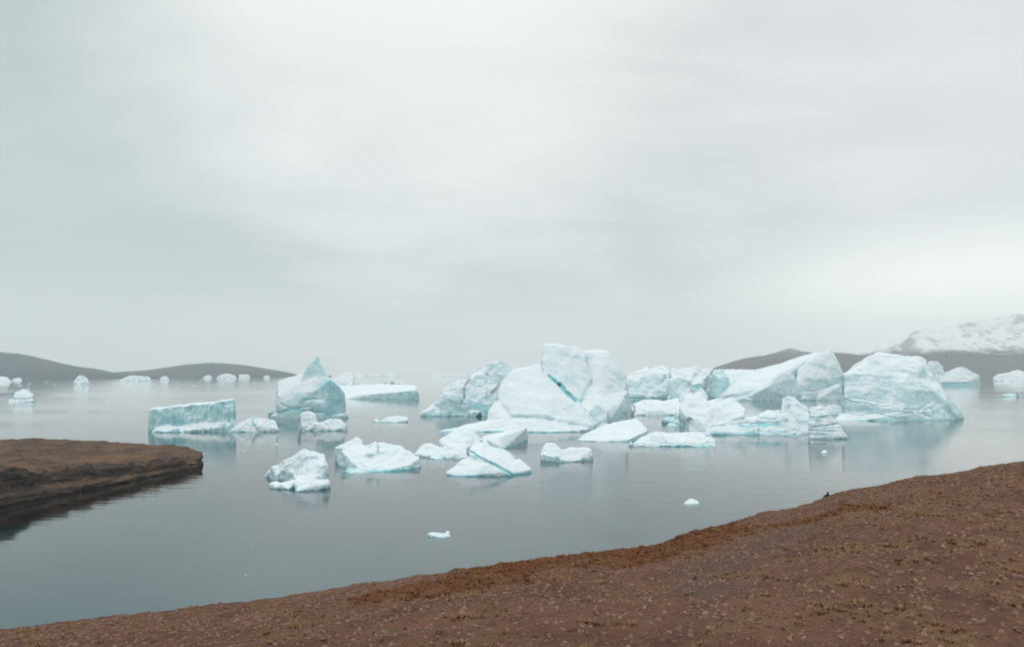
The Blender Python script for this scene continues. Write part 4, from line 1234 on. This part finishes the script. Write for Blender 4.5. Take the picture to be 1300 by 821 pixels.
# ------------------------------------------------------------------ the person sitting on the ridge
def skin_mesh(name, nodes, edges, root, mats, parent=None, levels=2):
    me = bpy.data.meshes.new(name)
    me.from_pydata([n[0] for n in nodes], edges, [])
    o = bpy.data.objects.new(name, me)
    COL.objects.link(o)
    sk = o.modifiers.new("skin", 'SKIN')
    for i, n in enumerate(nodes):
        r = n[1] if isinstance(n[1], tuple) else (n[1], n[1])
        me.skin_vertices[0].data[i].radius = r
        me.skin_vertices[0].data[i].use_root = (i == root)
    sub = o.modifiers.new("subdivision", 'SUBSURF')
    sub.levels = sub.render_levels = levels
    dg = bpy.context.evaluated_depsgraph_get()
    me2 = bpy.data.meshes.new_from_object(o.evaluated_get(dg))
    o.modifiers.clear()
    o.data = me2
    me2.materials.clear()
    for m in mats:
        me2.materials.append(m)
    for p in me2.polygons:
        p.use_smooth = True
    if parent:
        o.parent = parent
    return o


M_CLOTH = make_plain("dark_outdoor_clothes", (0.012, 0.012, 0.014), (0.022, 0.021, 0.024), 3.0, 0.85)
M_SKIN = make_plain("skin", (0.42, 0.26, 0.19), (0.48, 0.30, 0.22), 8.0, 0.6)
M_PACK = make_plain("black_backpack", (0.010, 0.010, 0.012), (0.02, 0.02, 0.024), 4.0, 0.8)
ppx = 1051.0
pu = (ppx - 650) / FPX
pY = float(np.interp(ppx, _dx, _dy)) - 2.0
pz = float(ground_z(np.array([pu]), np.array([pY]))[0])
# faces left (-X), seated on the ground, knees up, leaning a little back
N_ = [((0, 0, .14), (.20, .18)), ((.03, 0, .36), (.20, .22)), ((.02, 0, .58), (.17, .23)), ((-.01, 0, .68), (.065, .065)), ((-.04, 0, .77), (.10, .095)), ((-.05, 0, .86), (.115, .105)), ((-.04, 0, .94), (.08, .08)),
      ((-.20, .11, .20), .095), ((-.42, .13, .40), .075), ((-.58, .13, .12), .055), ((-.64, .13, .05), .05), ((-.76, .14, .05), .04),
      ((-.20, -.11, .20), .095), ((-.42, -.13, .40), .075), ((-.58, -.13, .12), .055), ((-.64, -.13, .05), .05), ((-.76, -.14, .05), .04),
      ((-.02, .23, .56), .07), ((-.12, .27, .34), .052), ((-.34, .17, .42), .042),
      ((-.02, -.23, .56), .07), ((-.12, -.27, .34), .052), ((-.34, -.17, .42), .042)]
E_ = [(0, 1), (1, 2), (2, 3), (3, 4), (4, 5), (5, 6), (0, 7), (7, 8), (8, 9), (9, 10), (10, 11), (0, 12), (12, 13), (13, 14), (14, 15), (15, 16), (2, 17), (17, 18), (18, 19), (2, 20), (20, 21), (21, 22)]
person = bpy.data.objects.new("person", None)
COL.objects.link(person)
person.location = (pu * pY, pY, pz - 0.14)
person.rotation_euler = (0, 0, math.radians(-66))
person.scale = (1.12, 1.12, 1.12)
tag(person, "person in dark clothes sitting on the crest of the stony slope, facing the water", "person")
body = skin_mesh("body", N_, E_, 0, [M_CLOTH, M_SKIN], person)
for p in body.data.polygons:
    c = p.center
    if c.z > 0.74 and c.x < -0.05:
        p.material_index = 1
hand = 0
for sgn in (1, -1):
    hn = [((-.34, sgn * .17, .42), (.032, .02)), ((-.40, sgn * .15, .44), (.036, .018)), ((-.43, sgn * .145, .45), (.034, .015))]
    he = [(0, 1), (1, 2)]
    for j, (oy, ln) in enumerate([(-.03, .07), (-.01, .082), (.012, .078), (.032, .062)]):
        k0 = len(hn)
        hn += [((-.45, sgn * .145 + oy, .452), .009), ((-.45 - ln * .5, sgn * .145 + oy, .448), .009), ((-.45 - ln, sgn * .145 + oy, .43), .008)]
        he += [(2, k0), (k0, k0 + 1), (k0 + 1, k0 + 2)]
    k0 = len(hn)
    hn += [((-.39, sgn * .15 - sgn * .045, .445), .010), ((-.43, sgn * .15 - sgn * .065, .445), .009)]
    he += [(1, k0), (k0, k0 + 1)]
    skin_mesh("hand", hn, he, 1, [M_SKIN], person, 1)
cap = skin_mesh("cap", [((-.03, 0, .88), (.125, .115)), ((-.03, 0, .95), (.10, .095))], [(0, 1)], 0, [M_CLOTH], person)

# ------------------------------------------------------------------ haze over the fjord
mh, hb = new_mat("fjord_haze")
pv = hb.n('ShaderNodeVolumePrincipled', ins={'Color': (0.955, 0.985, 1.0, 1), 'Density': 1.05e-4, 'Anisotropy': 0.0})
oo = hb.n('ShaderNodeOutputMaterial')
hb.link(pv.outputs[0], oo.inputs[1])
haze = box_mesh("haze", -13500, 13500, -1600, 13500, -14.5, 1000, mh)
tag(haze, "thin pale mist hanging over the whole fjord", "haze", kind='stuff')
